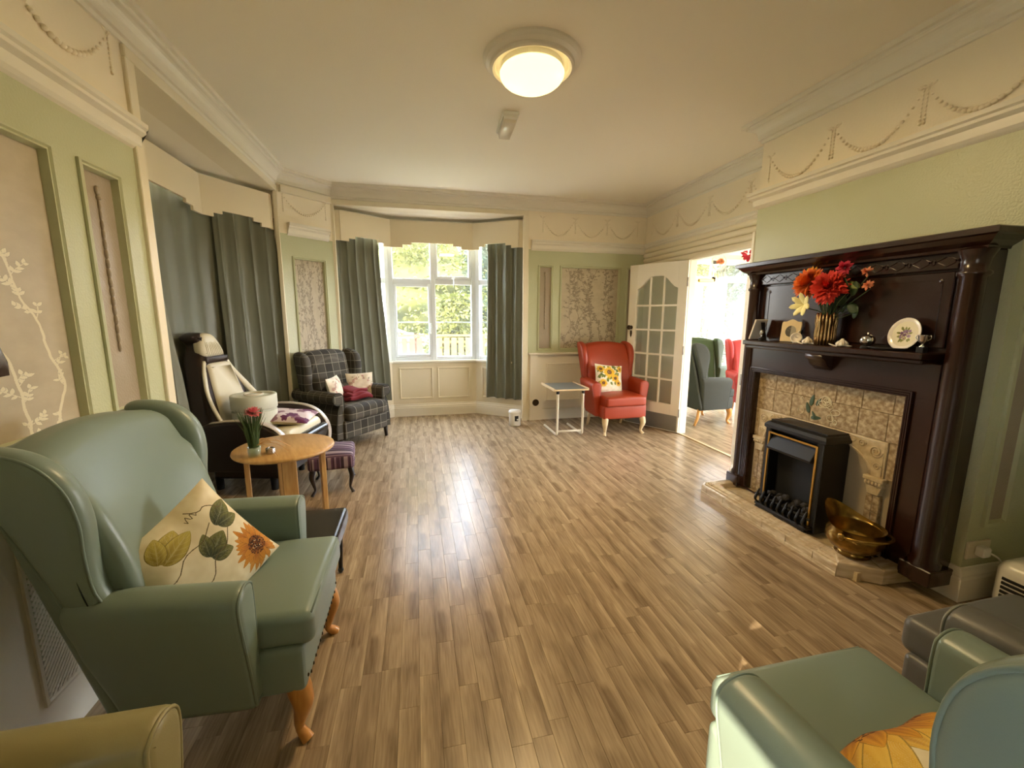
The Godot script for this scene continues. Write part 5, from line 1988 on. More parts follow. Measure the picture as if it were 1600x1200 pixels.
func fireplace() -> void:
	var o := thing("fireplace_surround", "dark mahogany fireplace surround with turned columns and overmantel", "fireplace", Vector3(BREAST, 0, -2.12))
	var m: Material = M.mahogany
	# overmantel panel with a routed line, frieze and top shelf
	var bk := S()
	bx(bk, 2.535, BREAST, 0.985, 1.74, -2.80, -1.44)
	wpart(o, "back_board", bk, m)
	var pn := S()
	bx(pn, 2.522, 2.535, 1.245, 1.615, -2.70, -1.56, 0.004)
	wpart(o, "overmantel_panel", pn, m)
	var rl := S()
	for z in [-2.655, -2.14, -1.605]:
		bx(rl, 2.519, 2.523, 1.29, 1.56, z - 0.002, z + 0.002)
	for zz in [[-2.64, -2.16], [-2.12, -1.62]]:
		bx(rl, 2.519, 2.523, 1.575, 1.579, zz[0], zz[1])
		bx(rl, 2.519, 2.523, 1.268, 1.272, zz[0], zz[1])
	for z in [-2.65, -1.61]:
		ball(rl, Vector3(2.522, 1.572, z), Vector3(0.004, 0.012, 0.012), 10, 6)
	wpart(o, "routed_line", rl, m)
	var fz := S()
	bx(fz, 2.50, 2.56, 1.625, 1.70, -2.72, -1.54, 0.003)
	var fb := wpart(o, "frieze_board", fz, m)
	var dm := S()
	for k in 11:
		var z := -2.67 + 0.108 * k
		for r in [[0.046, 0.024], [0.016, 0.013]]:
			var zc: float = z if r[0] > 0.03 else z + 0.054
			var q := [Vector3(2.498, 1.6625, zc - r[0]), Vector3(2.498, 1.6625 + r[1], zc), Vector3(2.498, 1.6625, zc + r[0]), Vector3(2.498, 1.6625 - r[1], zc)]
			for i in 4:
				bar(dm, q[i], q[(i + 1) % 4], 0.006, 0.005, 0.0, Vector3.RIGHT)
	wpart(fb, "carved_lozenges", dm, m)
	var ts := S()
	moulding(ts, [Vector2(BREAST, -2.80), Vector2(2.47, -2.80), Vector2(2.47, -1.43), Vector2(BREAST, -1.43)], 1.70, [Vector2(-0.14, 0), Vector2(0.01, 0), Vector2(0.014, 0.012), Vector2(0.04, 0.03), Vector2(0.06, 0.05), Vector2(0.075, 0.056), Vector2(0.075, 0.078), Vector2(0.068, 0.084), Vector2(-0.14, 0.084)], 1.0)
	bx(ts, 2.47, BREAST, 1.70, 1.784, -2.80, -1.43)
	wpart(o, "top_shelf", ts, m)
	# columns
	for z in [-2.765, -1.475]:
		var cl := S()
		var r := 0.043 if z < -2 else 0.052
		lathe(cl, T(Vector3(2.50, 0, z)), [Vector2(r * 1.25, 0.065), Vector2(r * 1.25, 0.17), Vector2(r, 0.19), Vector2(r * 0.97, 1.0), Vector2(r * 0.93, 1.58), Vector2(r * 1.15, 1.59), Vector2(r * 1.15, 1.602), Vector2(r * 0.95, 1.61), Vector2(r * 0.98, 1.66), Vector2(r * 1.3, 1.70)], 24)
		wpart(o, "column", cl, m)
		var pb := S()
		bx(pb, 2.50, BREAST, 0.065, 1.70, z - r * 0.95, z + r * 0.95, 0.004)
		wpart(o, "pilaster", pb, m)
		var pl := S()
		bx(pl, 2.435, BREAST, 0.065, 0.15, z - r * 1.4, z + r * 1.4, 0.005)
		wpart(o, "plinth", pl, m)
	# shelf, lower frieze, bracket, frame round the tiles
	var sh := S()
	bx(sh, 2.365, 2.56, 1.192, 1.225, -2.70, -1.545, 0.006)
	bx(sh, 2.39, 2.56, 1.168, 1.192, -2.69, -1.555, 0.006)
	wpart(o, "mantel_shelf", sh, m)
	var lf := S()
	bx(lf, 2.485, 2.56, 0.985, 1.17, -2.73, -1.53, 0.003)
	wpart(o, "lower_frieze", lf, m)
	var br := S()
	puff(br, Transform3D(Basis(Vector3(-1, 0, 0), Vector3.UP, Vector3(0, 0, -1)), Vector3(2.485, 0, -2.14)), [Vector2(0, 1.168), Vector2(0.09, 1.168), Vector2(0.088, 1.145), Vector2(0.06, 1.13), Vector2(0.045, 1.10), Vector2(0.02, 1.085), Vector2(0, 1.07)], 0.12, 0.004, 2)
	wpart(o, "bracket", br, m)
	for zz in [[-2.73, -2.68], [-1.66, -1.53]]:
		var sl := S()
		bx(sl, 2.485, 2.56, 0.065, 0.99, zz[0], zz[1], 0.003)
		wpart(o, "stile", sl, m)
	var fr := S()
	for k in 3:
		var g := 0.012 * k
		frame(fr, Vector3(2.485 - 0.003, 0.065, -2.715 + g), Vector3(0, 0, 1.09 - g * 2), Vector3(0, 0.955 - g, 0), Vector3(-1, 0, 0), [Vector2(0, 0), Vector2(0.001, 0.012 - 0.003 * k), Vector2(0.008, 0.012 - 0.003 * k), Vector2(0.010, 0)])
	wpart(o, "tile_moulding", fr, m)
	# tiled panel
	var tp := thing("fireplace_tiles", "mottled beige tiled fireplace panel with a raised rose and an arch", "tile panel", Vector3(2.56, 0.062, -2.17))
	var bd := S()
	bx(bd, 2.545, 2.585, 0.062, 0.99, -2.685, -1.655)
	wpart(tp, "bedding", bd, M.grout)
	for row in [[0.87, 0.983, [-2.68, -2.52, -2.37, -2.22, -2.07, -1.91, -1.74, -1.66]], [0.712, 0.868, [-2.68, -2.53, -2.38, -2.235, -2.09, -1.92, -1.76, -1.66]], [0.5, 0.71, [-1.735, -1.66]], [0.5, 0.71, [-2.68, -2.645]]]:
		var zs: Array = row[2]
		for i in zs.size() - 1:
			var t := S()
			bx(t, 2.531, 2.55, row[0], row[1], zs[i] + 0.0012, zs[i + 1] - 0.0012, 0.002)
			wpart(tp, "tile", t, M.tile)
	# arch: left and right halves with carved spandrels
	for s in [0, 1]:
		var z_out := -2.645 if s == 0 else -1.735
		var zm := -2.19
		var z_in := -2.565 if s == 0 else -1.815
		var poly: Array = [Vector2(-z_out, 0.71), Vector2(-z_out, 0.50), Vector2(-z_in, 0.50)]
		for i in range(1, 9):
			var a := PI / 2 * i / 8
			poly.append(Vector2(-lerpf(zm, z_in, pow(cos(a), 0.75)), 0.50 + 0.155 * sin(a)))
		poly.append(Vector2(-zm, 0.71))
		var st := S()
		puff(st, fp_turn(2.533), poly, 0.024, 0.004, 2, null, false)
		var sp := wpart(tp, "arch_half", st, M.tile_pale)
		var sc := S()
		var dirz := 1.0 if s == 0 else -1.0
		var curl := func(c: Vector2, r: float, turns: float, hand: float) -> void:
			var pts: Array = []
			for i in int(turns * 14) + 1:
				var a := TAU * i / 14.0 * hand
				var rr := r * (1.0 - 0.8 * i / (turns * 14.0))
				pts.append(Vector3(2.519, c.y + rr * sin(a), c.x + rr * cos(a)))
			tube(sc, pts, 0.0045, 6)
		curl.call(Vector2(z_out + dirz * 0.055, 0.645), 0.036, 2.0, dirz)
		curl.call(Vector2(z_out + dirz * 0.04, 0.56), 0.022, 1.6, -dirz)
		curl.call(Vector2(z_out + dirz * 0.135, 0.672), 0.022, 1.6, -dirz)
		curl.call(Vector2(z_out + dirz * 0.19, 0.684), 0.016, 1.5, dirz)
		curl.call(Vector2(z_out + dirz * 0.24, 0.689), 0.013, 1.4, -dirz)
		var bor: Array = [Vector3(2.521, 0.508, z_out + dirz * 0.012), Vector3(2.521, 0.702, z_out + dirz * 0.012), Vector3(2.521, 0.702, zm - dirz * 0.01)]
		tube(sc, bor, 0.004, 6)
		var arc: Array = []
		for i in 9:
			var a := PI / 2 * i / 8
			arc.append(Vector3(2.521, 0.508 + 0.16 * sin(a), lerpf(zm, z_in, pow(cos(a), 0.75)) - dirz * 0.006))
		tube(sc, arc, 0.006, 6)
		wpart(sp, "carved_scrolls", sc, M.tile_pale)
		# pilaster: bead capital over stacked blocks
		var zc := (z_in + z_out) / 2
		var cp := S()
		bx(cp, 2.50, 2.55, 0.475, 0.50, zc - 0.055, zc + 0.055, 0.004)
		bx(cp, 2.512, 2.55, 0.445, 0.475, zc - 0.046, zc + 0.046, 0.004)
		for k in 5:
			ball(cp, Vector3(2.508, 0.462, zc - 0.038 + 0.019 * k), Vector3(0.009, 0.014, 0.008), 8, 6)
		puff(cp, fp_turn(2.532), [Vector2(-zc - 0.044, 0.446), Vector2(-zc - 0.03, 0.395), Vector2(-zc + 0.03, 0.395), Vector2(-zc + 0.044, 0.446)], 0.036, 0.004, 2, null, false)
		wpart(tp, "capital", cp, M.tile_pale)
		var ys := [0.062, 0.17, 0.29, 0.393]
		for i in 3:
			for h in 2:
				var b := S()
				bx(b, 2.522, 2.55, ys[i] + 0.001, ys[i + 1] - 0.001, zc - 0.038 + 0.039 * h, zc - 0.001 + 0.039 * h, 0.003)
				wpart(tp, "pilaster_block", b, M.tile)
	var inf := S()
	bx(inf, 2.548, 2.556, 0.062, 0.66, -2.57, -1.81)
	wpart(tp, "arch_infill", inf, M.tile_pale)
	# raised rose
	var rz := S()
	var X := 2.529
	var loops := func(c: Vector2, rx: float, ry: float, ang: float, rad: float) -> void:
		var pts: Array = []
		for i in 17:
			var a := TAU * i / 16.0
			var q := Vector2(cos(a) * rx, sin(a) * ry).rotated(ang)
			pts.append(Vector3(X, c.y + q.y, c.x + q.x))
		tube(rz, pts, rad, 5, false)
	for r in [[-2.135, 0.86, 0.042, 0.036, 0.2], [-2.13, 0.868, 0.03, 0.026, -0.4], [-2.125, 0.872, 0.019, 0.016, 0.5], [-2.122, 0.874, 0.009, 0.008, 0.0], [-2.155, 0.842, 0.03, 0.02, 0.6], [-2.108, 0.842, 0.028, 0.018, -0.5], [-2.30, 0.775, 0.022, 0.028, 0.0], [-2.06, 0.805, 0.03, 0.018, 0.2], [-2.09, 0.765, 0.022, 0.02, 0.0], [-2.055, 0.745, 0.012, 0.014, 0.0], [-2.30, 0.855, 0.008, 0.01, 0.0]]:
		loops.call(Vector2(r[0], r[1]), r[2], r[3], r[4], 0.0022)
	wpart(tp, "rose_outline", rz, M.line_cream)
	for l in [[-2.225, 0.855, 0.04, 0.015, 1.35], [-2.25, 0.80, 0.036, 0.014, 1.9], [-2.185, 0.745, 0.036, 0.013, 0.15], [-2.18, 0.85, 0.028, 0.012, 1.2], [-2.205, 0.765, 0.022, 0.009, 2.2]]:
		var lf2 := S()
		var pts: Array = []
		for i in 16:
			var a := TAU * i / 16.0
			var q := Vector2(cos(a) * l[2], sin(a) * l[3] * (1.0 - 0.35 * cos(a))).rotated(PI - l[4])
			pts.append(Vector2(-l[0] + q.x, l[1] + q.y))
		puff(lf2, fp_turn(2.5295), pts, 0.004, 0.0015, 2)
		wpart(tp, "rose_leaf", lf2, M.line_green)
	# hearth
	var h := thing("hearth", "low beige tiled hearth with a stepped kerb", "hearth", Vector3(2.38, 0, -2.2))
	var hb := S()
	slab(hb, PackedVector2Array([Vector2(2.25, -2.74), Vector2(2.585, -2.74), Vector2(2.585, -1.6), Vector2(2.25, -1.6)]), 0.0, 0.05)
	wpart(h, "bed", hb, M.tile_pale)
	for k in 5:
		var t := S()
		bx(t, 2.29, 2.56, 0.05, 0.058, -2.66 + 0.17 * k, -2.493 + 0.17 * k, 0.002)
		wpart(h, "floor_tile", t, M.tile_pale)
	var kp := [Vector2(0.004, 0), Vector2(0.004, 0.018), Vector2(0, 0.022), Vector2(0, 0.062), Vector2(-0.006, 0.068), Vector2(-0.018, 0.068), Vector2(-0.021, 0.061), Vector2(-0.027, 0.061), Vector2(-0.03, 0.074), Vector2(-0.042, 0.076), Vector2(-0.045, 0.068), Vector2(-0.051, 0.068), Vector2(-0.054, 0.082), Vector2(-0.085, 0.088), Vector2(-0.115, 0.082), Vector2(-0.13, 0.055), Vector2(-0.13, 0.0)]
	var zs := [-2.79, -2.735, -2.55, -2.365, -2.18, -1.995, -1.81, -1.665]
	for i in zs.size() - 1:
		var t := S()
		moulding(t, [Vector2(2.19, zs[i] + 0.001), Vector2(2.19, zs[i + 1] - 0.001)], 0.0, kp, 1.0)
		wpart(h, "kerb_tile", t, M.tile_kerb)
	for seg2 in [[Vector2(2.44, -2.86), Vector2(2.24, -2.84)], [Vector2(2.24, -2.84), Vector2(2.19, -2.79)], [Vector2(2.59, -2.86), Vector2(2.442, -2.86)]]:
		var t := S()
		moulding(t, [seg2[0], seg2[1]], 0.0, kp, 1.0)
		wpart(h, "kerb_tile", t, M.tile_kerb)
	for cr in [[Vector2(2.19, -1.663), Vector2(2.35, -1.545), Vector2(2.40, -1.66), Vector2(2.40, -1.80), Vector2(2.31, -1.80)], [Vector2(2.352, -1.545), Vector2(2.59, -1.53), Vector2(2.59, -1.66), Vector2(2.402, -1.66)]]:
		var pts: Array = []
		for p in cr:
			pts.append(Vector2(p.x, -p.y))
		var t := S()
		puff(t, Transform3D(Basis(Vector3.RIGHT, Vector3.FORWARD, Vector3.UP), Vector3(0, 0.044, 0)), pts, 0.086, 0.008, 2, null, false)
		wpart(h, "corner_tile", t, M.tile_kerb)
	electric_fire()
	scuttle()
	mantel_things()

func electric_fire() -> void:
	var o := thing("electric_fire", "black electric fire with a gold trim and a barred coal grate", "fire", Vector3(2.45, 0.058, -2.15))
	var m: Material = M.black_metal
	var z0 := -2.37
	var z1 := -1.94
	var y0 := 0.078
	var bd := S()
	bx(bd, 2.42, 2.53, y0, 0.685, z0 + 0.01, z1 - 0.01, 0.004)
	for zz in [[z0, z0 + 0.045], [z1 - 0.045, z1]]:
		bx(bd, 2.33, 2.53, y0, 0.66, zz[0], zz[1], 0.005)
	wpart(o, "casing", bd, m)
	var tp := S()
	moulding(tp, [Vector2(2.53, z0), Vector2(2.34, z0), Vector2(2.34, z1), Vector2(2.53, z1)], 0.64, [Vector2(-0.1, 0), Vector2(0.0, 0), Vector2(0.012, 0.012), Vector2(0.012, 0.03), Vector2(0.0, 0.048), Vector2(-0.02, 0.06), Vector2(-0.1, 0.066)], 1.0)
	bx(tp, 2.36, 2.53, 0.64, 0.705, z0 + 0.01, z1 - 0.01)
	wpart(o, "canopy", tp, m)
	var gd := S()
	for zz in [z0 + 0.038, z1 - 0.038]:
		bx(gd, 2.322, 2.332, 0.12, 0.628, zz - 0.006, zz + 0.006, 0.002)
	bx(gd, 2.322, 2.332, 0.616, 0.628, z0 + 0.038, z1 - 0.038, 0.002)
	wpart(o, "gold_trim", gd, M.gold)
	var hd := S()
	puff(hd, Transform3D(Basis(Vector3(-1, 0, 0), Vector3.UP, Vector3(0, 0, -1)), Vector3(2.42, 0, (z0 + z1) / 2)), [Vector2(0, 0.61), Vector2(0.07, 0.61), Vector2(0.12, 0.53), Vector2(0.115, 0.515), Vector2(0, 0.52)], z1 - z0 - 0.10, 0.004, 2, null, false)
	wpart(o, "hood", hd, m)
	var iv := S()
	bx(iv, 2.41, 2.42, y0, 0.62, z0 + 0.045, z1 - 0.045)
	wpart(o, "fire_back", iv, M.black_matt)
	# grate
	var gr := S()
	bx(gr, 2.285, 2.42, 0.10, 0.118, z0 + 0.01, z1 - 0.01, 0.004)
	bx(gr, 2.29, 2.31, 0.165, 0.18, z0 + 0.0, z1 - 0.0, 0.004)
	wpart(o, "grate_rail", gr, m)
	for k in 9:
		var z := z0 + 0.03 + (z1 - z0 - 0.06) * k / 8.0
		var b := S()
		tube(b, curve([Vector3(2.30, 0.115, z), Vector3(2.272, 0.145, z), Vector3(2.285, 0.18, z), Vector3(2.30, 0.215, z)], 4), [0.006, 0.006, 0.007, 0.008, 0.009, 0.0095, 0.0095, 0.009, 0.0085, 0.008, 0.007, 0.006, 0.004], 6)
		wpart(o, "grate_bar", b, m)
	var g := RandomNumberGenerator.new()
	g.seed = 19
	for k in 26:
		var c := S()
		var at := Vector3(2.32 + g.randf() * 0.08, 0.15 + g.randf() * 0.075, z0 + 0.05 + (z1 - z0 - 0.1) * (k + 0.5) / 26.0)
		var r := g.randf_range(0.018, 0.028)
		ball(c, at, Vector3(r, r * 0.8, r * 1.1), 6, 4, Basis(Vector3(g.randf(), g.randf(), g.randf()).normalized(), g.randf() * 3.0))
		wpart(o, "coal", c, M.coal)
	var fr := S()
	puff(fr, fp_turn(2.292), [Vector2(-z1 + 0.005, 0.062), Vector2(-z1 + 0.03, 0.062), Vector2(-z1 + 0.07, 0.088), Vector2(2.11, 0.092), Vector2(2.155, 0.07), Vector2(2.20, 0.092), Vector2(-z0 - 0.07, 0.088), Vector2(-z0 - 0.03, 0.062), Vector2(-z0 - 0.005, 0.062), Vector2(-z0 - 0.03, 0.112), Vector2(-z1 + 0.03, 0.112)], 0.02, 0.003, 2, null, false)
	wpart(o, "fender", fr, m)
	for z in [z0 + 0.01, z1 - 0.01]:
		var ft := S()
		ball(ft, Vector3(2.285, 0.072, z), Vector3(0.025, 0.014, 0.02), 8, 6)
		wpart(o, "foot", ft, m)

func scuttle() -> void:
	var at := Vector3(2.35, 0.0885, -1.715)
	var o := thing("coal_scuttle", "aged brass coal scuttle with a helmet lip standing on the hearth", "scuttle", at, 0.0)
	# the lip rises towards -z
	var st := S()
	var n := 30
	var prof := [[0.06, 0.0], [0.084, 0.004], [0.07, 0.018], [0.068, 0.024], [0.108, 0.045], [0.134, 0.085], [0.132, 0.125], [0.118, 0.155]]
	var rows: Array = []
	for p in prof:
		rows.append(ring_of(p[0], p[1], n, 0.0))
	for k in 4:
		rows.append(ring_of(0.118 + 0.004 * (k + 1), 0.155 + 0.003 * (k + 1), n, (k + 1) / 4.0))
	sheet(st, rows)
	var inner: Array = []
	for k in 4:
		inner.append(ring_of(0.132 - 0.005 * k, 0.166 - 0.003 * k, n, 1.0 - k / 4.0))
	for p in [[0.114, 0.15], [0.128, 0.085], [0.1, 0.05], [0.0, 0.045]]:
		inner.append(ring_of(p[0], p[1], n, 0.0))
	sheet(st, inner)
	part(o, "bowl", st, M.brass)
	var hd := S()
	var pts: Array = []
	for i in 13:
		var a := PI * i / 12
		pts.append(Vector3(-0.134 * cos(a), 0.13 + 0.02 * sin(a), 0.03 + 0.135 * sin(a)))
	tube(hd, pts, 0.008, 8)
	part(o, "swing_handle", hd, M.brass)
	for s in [-1.0, 1.0]:
		var lug := S()
		ball(lug, Vector3(0.134 * s, 0.13, 0.03), Vector3(0.014, 0.022, 0.022), 8, 6)
		part(o, "lug", lug, M.brass)

func ring_of(r: float, y: float, n: int, lip: float) -> Array:
	var row: Array[Vector3] = []
	for i in n + 1:
		var a := TAU * i / n
		var f := maxf(0.0, -sin(a))
		var e := lip * f * f
		row.append(Vector3(r * cos(a) * (1.0 - 0.12 * e), y + 0.085 * e, r * sin(a) * (1.0 + 0.30 * e)))
	return row

func rose_head(st: SurfaceTool, c: Vector3, r: float, sd: int) -> void:
	# overlapping cupped petals
	var g := RandomNumberGenerator.new()
	g.seed = sd
	for ringk in 3:
		var n := 6 - ringk
		for k in n:
			var a := TAU * k / n + ringk * 0.6
			var d := Vector3(cos(a), 0, sin(a))
			var rr := r * (1.0 - 0.28 * ringk)
			ball(st, c + d * rr * 0.45 + Vector3(0, r * (0.12 + 0.17 * ringk), 0), Vector3(rr * 0.6, rr * 0.42, rr * 0.2), 8, 5, Basis(d.cross(Vector3.UP), Vector3.UP, -d) * Basis(Vector3.RIGHT, 0.5 - 0.2 * ringk))
	ball(st, c + Vector3(0, r * 0.55, 0), Vector3(r * 0.28, r * 0.26, r * 0.28), 8, 5)

func mantel_things() -> void:
	var y := 1.225
	# frame leaning at the end, seen edge on
	var a := thing("picture_frame", "white-edged picture frame leaning at the window end of the mantelpiece", "picture frame", Vector3(2.45, y, -2.63), 0.0)
	var fa := S()
	box(fa, Transform3D(Basis(Vector3.UP, 0.05) * Basis(Vector3.RIGHT, 0.32), Vector3(0.0, 0.078, -0.02)), Vector3(0.11, 0.15, 0.012), 0.002)
	part(a, "frame", fa, M.porcelain)
	var fs := S()
	box(fs, Transform3D(Basis(Vector3.RIGHT, -0.2), Vector3(0.0, 0.066, 0.03)), Vector3(0.03, 0.13, 0.005))
	part(a, "strut", fs, M.black_matt)
	var b := thing("ornament_figure", "small silver and black figurine beside the leaning picture frame", "ornament", Vector3(2.40, y, -2.56), 0.0)
	var bb := S()
	lathe(bb, T(Vector3.ZERO), [Vector2(0, 0), Vector2(0.018, 0), Vector2(0.018, 0.022), Vector2(0, 0.022)], 12, false)
	part(b, "plinth", bb, M.black_matt)
	var bf := S()
	lathe(bf, T(Vector3.ZERO), [Vector2(0.004, 0.022), Vector2(0.012, 0.026), Vector2(0.005, 0.035), Vector2(0.015, 0.05), Vector2(0.016, 0.065), Vector2(0.008, 0.075), Vector2(0.0, 0.08)], 14)
	part(b, "figure", bf, M.chrome)
	# cream photo frame
	var turn := -PI / 2 + 0.45
	var c := thing("picture_frame", "cream arched picture frame holding a dark old photograph on the mantelpiece", "picture frame", Vector3(2.455, y, -2.38), turn)
	var t := Transform3D(Basis(Vector3.RIGHT, -0.2), Vector3(0, 0.0, 0))
	var cf := S()
	puff(cf, t * T(Vector3(0, 0.004, 0)), curve([Vector2(-0.058, 0.0), Vector2(-0.058, 0.07), Vector2(-0.058, 0.13), Vector2(-0.035, 0.136), Vector2(0, 0.152), Vector2(0.035, 0.136), Vector2(0.058, 0.13), Vector2(0.058, 0.07), Vector2(0.058, 0.0)], 3), 0.014, 0.003, 2, null, false)
	part(c, "frame", cf, M.frame_cream)
	var cp := S()
	var oval: Array = []
	for i in 20:
		oval.append(Vector2(0.032 * cos(TAU * i / 20), 0.074 + 0.038 * sin(TAU * i / 20)))
	puff(cp, t * T(Vector3(0, 0, 0.0075)), oval, 0.003)
	part(c, "photograph", cp, M.photo)
	var ck := S()
	box(ck, Transform3D(Basis(Vector3.RIGHT, 0.35), Vector3(0, 0.062, -0.04)), Vector3(0.06, 0.12, 0.005))
	part(c, "strut", ck, M.black_matt)
	# little clock
	var k := thing("alarm_clock", "tiny round white clock beside the cream picture frame", "clock", Vector3(2.41, y, -2.285), -PI / 2 + 0.5)
	var kt := Transform3D(Basis(Vector3.RIGHT, PI / 2 - 0.15), Vector3(0, 0.036, 0))
	var ks := S()
	lathe(ks, kt, [Vector2(0, -0.012), Vector2(0.032, -0.012), Vector2(0.034, 0.0), Vector2(0.034, 0.008), Vector2(0.026, 0.012), Vector2(0.025, 0.006), Vector2(0, 0.006)], 28)
	part(k, "case", ks, M.porcelain)
	var kh := S()
	box(kh, kt * T(Vector3(0.006, 0.008, 0.0)), Vector3(0.014, 0.001, 0.002))
	box(kh, kt * T(Vector3(0, 0.008, -0.004)), Vector3(0.002, 0.001, 0.01))
	part(k, "hands", kh, M.label_black)
	var kb := S()
	ball(kb, Vector3(0.012, 0.075, 0), Vector3(0.007, 0.008, 0.007), 8, 5)
	part(k, "bell", kb, M.porcelain)
	for f in [-0.016, 0.016]:
		var kf := S()
		tube(kf, [Vector3(f * 0.8, 0.012, 0), Vector3(f, 0, 0.004)], 0.003, 6)
		part(k, "foot", kf, M.porcelain)
	# porcelain roses either side of the vase
	for q in [[-2.21, "porcelain rose on a leaf lying between the clock and the gold vase"], [-1.985, "porcelain rose with a white leaf lying past the gold vase"]]:
		var r := thing("porcelain_rose", q[1], "ornament", Vector3(2.42, y, q[0]), 0.3)
		var rs := S()
		rose_head(rs, Vector3(0, 0.014, 0), 0.042, 5)
		part(r, "rose", rs, M.porcelain)
		var lf := S()
		ball(lf, Vector3(0, 0.006, -0.045), Vector3(0.014, 0.004, 0.028), 8, 4, Basis(Vector3.RIGHT, 0.35))
		ball(lf, Vector3(0.0, 0.006, 0.03), Vector3(0.014, 0.004, 0.022), 8, 4)
		part(r, "leaf", lf, M.porcelain)
	# gold vase: ring of rods
	var v := thing("flower_vase", "ribbed gold vase holding a bunch of orange and red flowers", "vase", Vector3(2.44, y, -2.115), 0.0)
	var vb := S()
	lathe(vb, T(Vector3.ZERO), [Vector2(0, 0.0), Vector2(0.042, 0.0), Vector2(0.045, 0.10), Vector2(0.047, 0.185), Vector2(0.042, 0.185), Vector2(0.04, 0.02), Vector2(0, 0.015)], 24)
	part(v, "body", vb, M.bronze)
	for i in 18:
		var an := TAU * i / 18
		var d := Vector3(cos(an), 0, sin(an))
		var vr := S()
		var top := 0.196 - (0.012 if i % 2 == 0 else 0.0)
		tube(vr, [d * 0.046 + Vector3(0, 0.002, 0), d * 0.050 + Vector3(0, 0.06, 0), d * 0.048 + Vector3(0, 0.10 + 0.02 * (i % 3), 0), d * 0.052 + Vector3(0, 0.14, 0), d * 0.050 + Vector3(0, top, 0)], [0.006, 0.0075, 0.0055, 0.0075, 0.005], 6)
		part(v, "rod", vr, M.champagne)
	# flowers: offsets from the vase are (depth, height, along the shelf)
	var fl := [["dahlia", "orange dahlia in the gold vase", Vector3(-0.03, 0.38, -0.12), 0.11, 260, M.orange], ["dahlia", "scarlet dahlia in the gold vase", Vector3(-0.05, 0.345, 0.035), 0.11, 260, M.scarlet], ["rose_bloom", "crimson rose rising above the dahlias in the gold vase", Vector3(0.0, 0.455, 0.07), 0.05, 70, M.magenta], ["marigold", "golden yellow bloom at the window side of the gold vase", Vector3(0.0, 0.445, -0.14), 0.045, 70, M.yellow], ["lily_bloom", "cream lily hanging over the rim of the gold vase", Vector3(-0.06, 0.245, -0.11), 0.075, 14, M.lily], ["poppy_bloom", "upper peach bloom on a thin stem in the vase", Vector3(0.0, 0.42, 0.20), 0.034, 40, M.peach], ["poppy_bloom", "lower peach bloom on a thin stem in the vase", Vector3(-0.01, 0.345, 0.225), 0.034, 40, M.peach]]
	for i in fl.size():
		var q: Array = fl[i]
		var f := thing(q[0], q[1], "flower", Vector3(2.44, y + 0.1, -2.115))
		var hs := S()
		var cen: Vector3 = q[2] - Vector3(0, 0.1, 0)
		if q[0] == "lily_bloom":
			for p in 7:
				var an := TAU * p / 7
				var d := (Vector3(0, cos(an), sin(an)) + Vector3(-0.55, 0, 0)).normalized()
				ball(hs, cen + d * 0.042, Vector3(0.046, 0.005, 0.02), 8, 5, Basis(d, d.cross(Vector3.LEFT).cross(d).normalized(), d.cross(d.cross(Vector3.LEFT).cross(d)).normalized()))
		else:
			bloom(hs, cen, q[3], q[4], 30 + i, Vector3(-0.8, 0.35, signf(cen.z) * 0.2))
		part(f, "petals", hs, q[5])
		var ss := S()
		tube(ss, curve([Vector3(0.0, 0.0, 0.0), Vector3(0, 0.09, cen.z * 0.25), cen - Vector3(-0.02, 0.02, 0)], 4), 0.003, 5)
		part(f, "stalk", ss, M.leaf)
	var lv := thing("leaf_spray", "spray of dark green leaves filling the gold vase", "leaves", Vector3(2.44, y + 0.1, -2.115))
	var g := RandomNumberGenerator.new()
	g.seed = 44
	for i in 22:
		var ls := S()
		var zc := g.randf_range(-0.12, 0.2)
		var at := Vector3(g.randf_range(-0.02, 0.04), g.randf_range(0.11, 0.27) - maxf(0, zc - 0.1) * 0.3, zc)
		ball(ls, at, Vector3(0.004, g.randf_range(0.03, 0.045), g.randf_range(0.02, 0.03)), 8, 5, Basis(Vector3.RIGHT, g.randf_range(-1.3, 1.3)) * Basis(Vector3.UP, g.randf_range(-0.7, 0.7)))
		tube(ls, [Vector3(0, 0.02, 0), Vector3(at.x * 0.5, at.y * 0.6, at.z * 0.4), at], 0.002, 4)
		part(lv, "leaf", ls, M.leaf if i % 4 else M.leaf_light)
	# silver pot, tray, plate, cup
	var p := thing("silver_pot", "small shiny round silver pot on a dark stand on the mantelpiece", "ornament", Vector3(2.44, y, -1.86), 0.2)
	var ps := S()
	lathe(ps, T(Vector3.ZERO), [Vector2(0.014, 0.014), Vector2(0.03, 0.025), Vector2(0.036, 0.045), Vector2(0.03, 0.066), Vector2(0.016, 0.074), Vector2(0.004, 0.078), Vector2(0.006, 0.086), Vector2(0, 0.09)], 24)
	part(p, "pot", ps, M.chrome)
	var pb := S()
	lathe(pb, T(Vector3.ZERO), [Vector2(0, 0), Vector2(0.03, 0), Vector2(0.026, 0.014), Vector2(0, 0.015)], 16)
	part(p, "stand", pb, M.black_matt)
	var tr := thing("shallow_tray", "black shallow oval tray lying in front of the plate", "tray", Vector3(2.415, y, -1.74))
	var trs := S()
	lathe(trs, Transform3D(Basis.from_scale(Vector3(0.55, 1, 1)), Vector3.ZERO), [Vector2(0, 0.0), Vector2(0.07, 0.0), Vector2(0.095, 0.014), Vector2(0.092, 0.016), Vector2(0.068, 0.005), Vector2(0, 0.005)], 32)
	part(tr, "dish", trs, M.black_metal)
	var pl := thing("display_plate", "white plate painted with violets leaning against the overmantel", "plate", Vector3(2.475, y + 0.002, -1.70), -PI / 2 - 0.12)
	var pt := Transform3D(Basis(Vector3.RIGHT, PI / 2 - 0.2), Vector3(0, 0.083, 0))
	var prs := S()
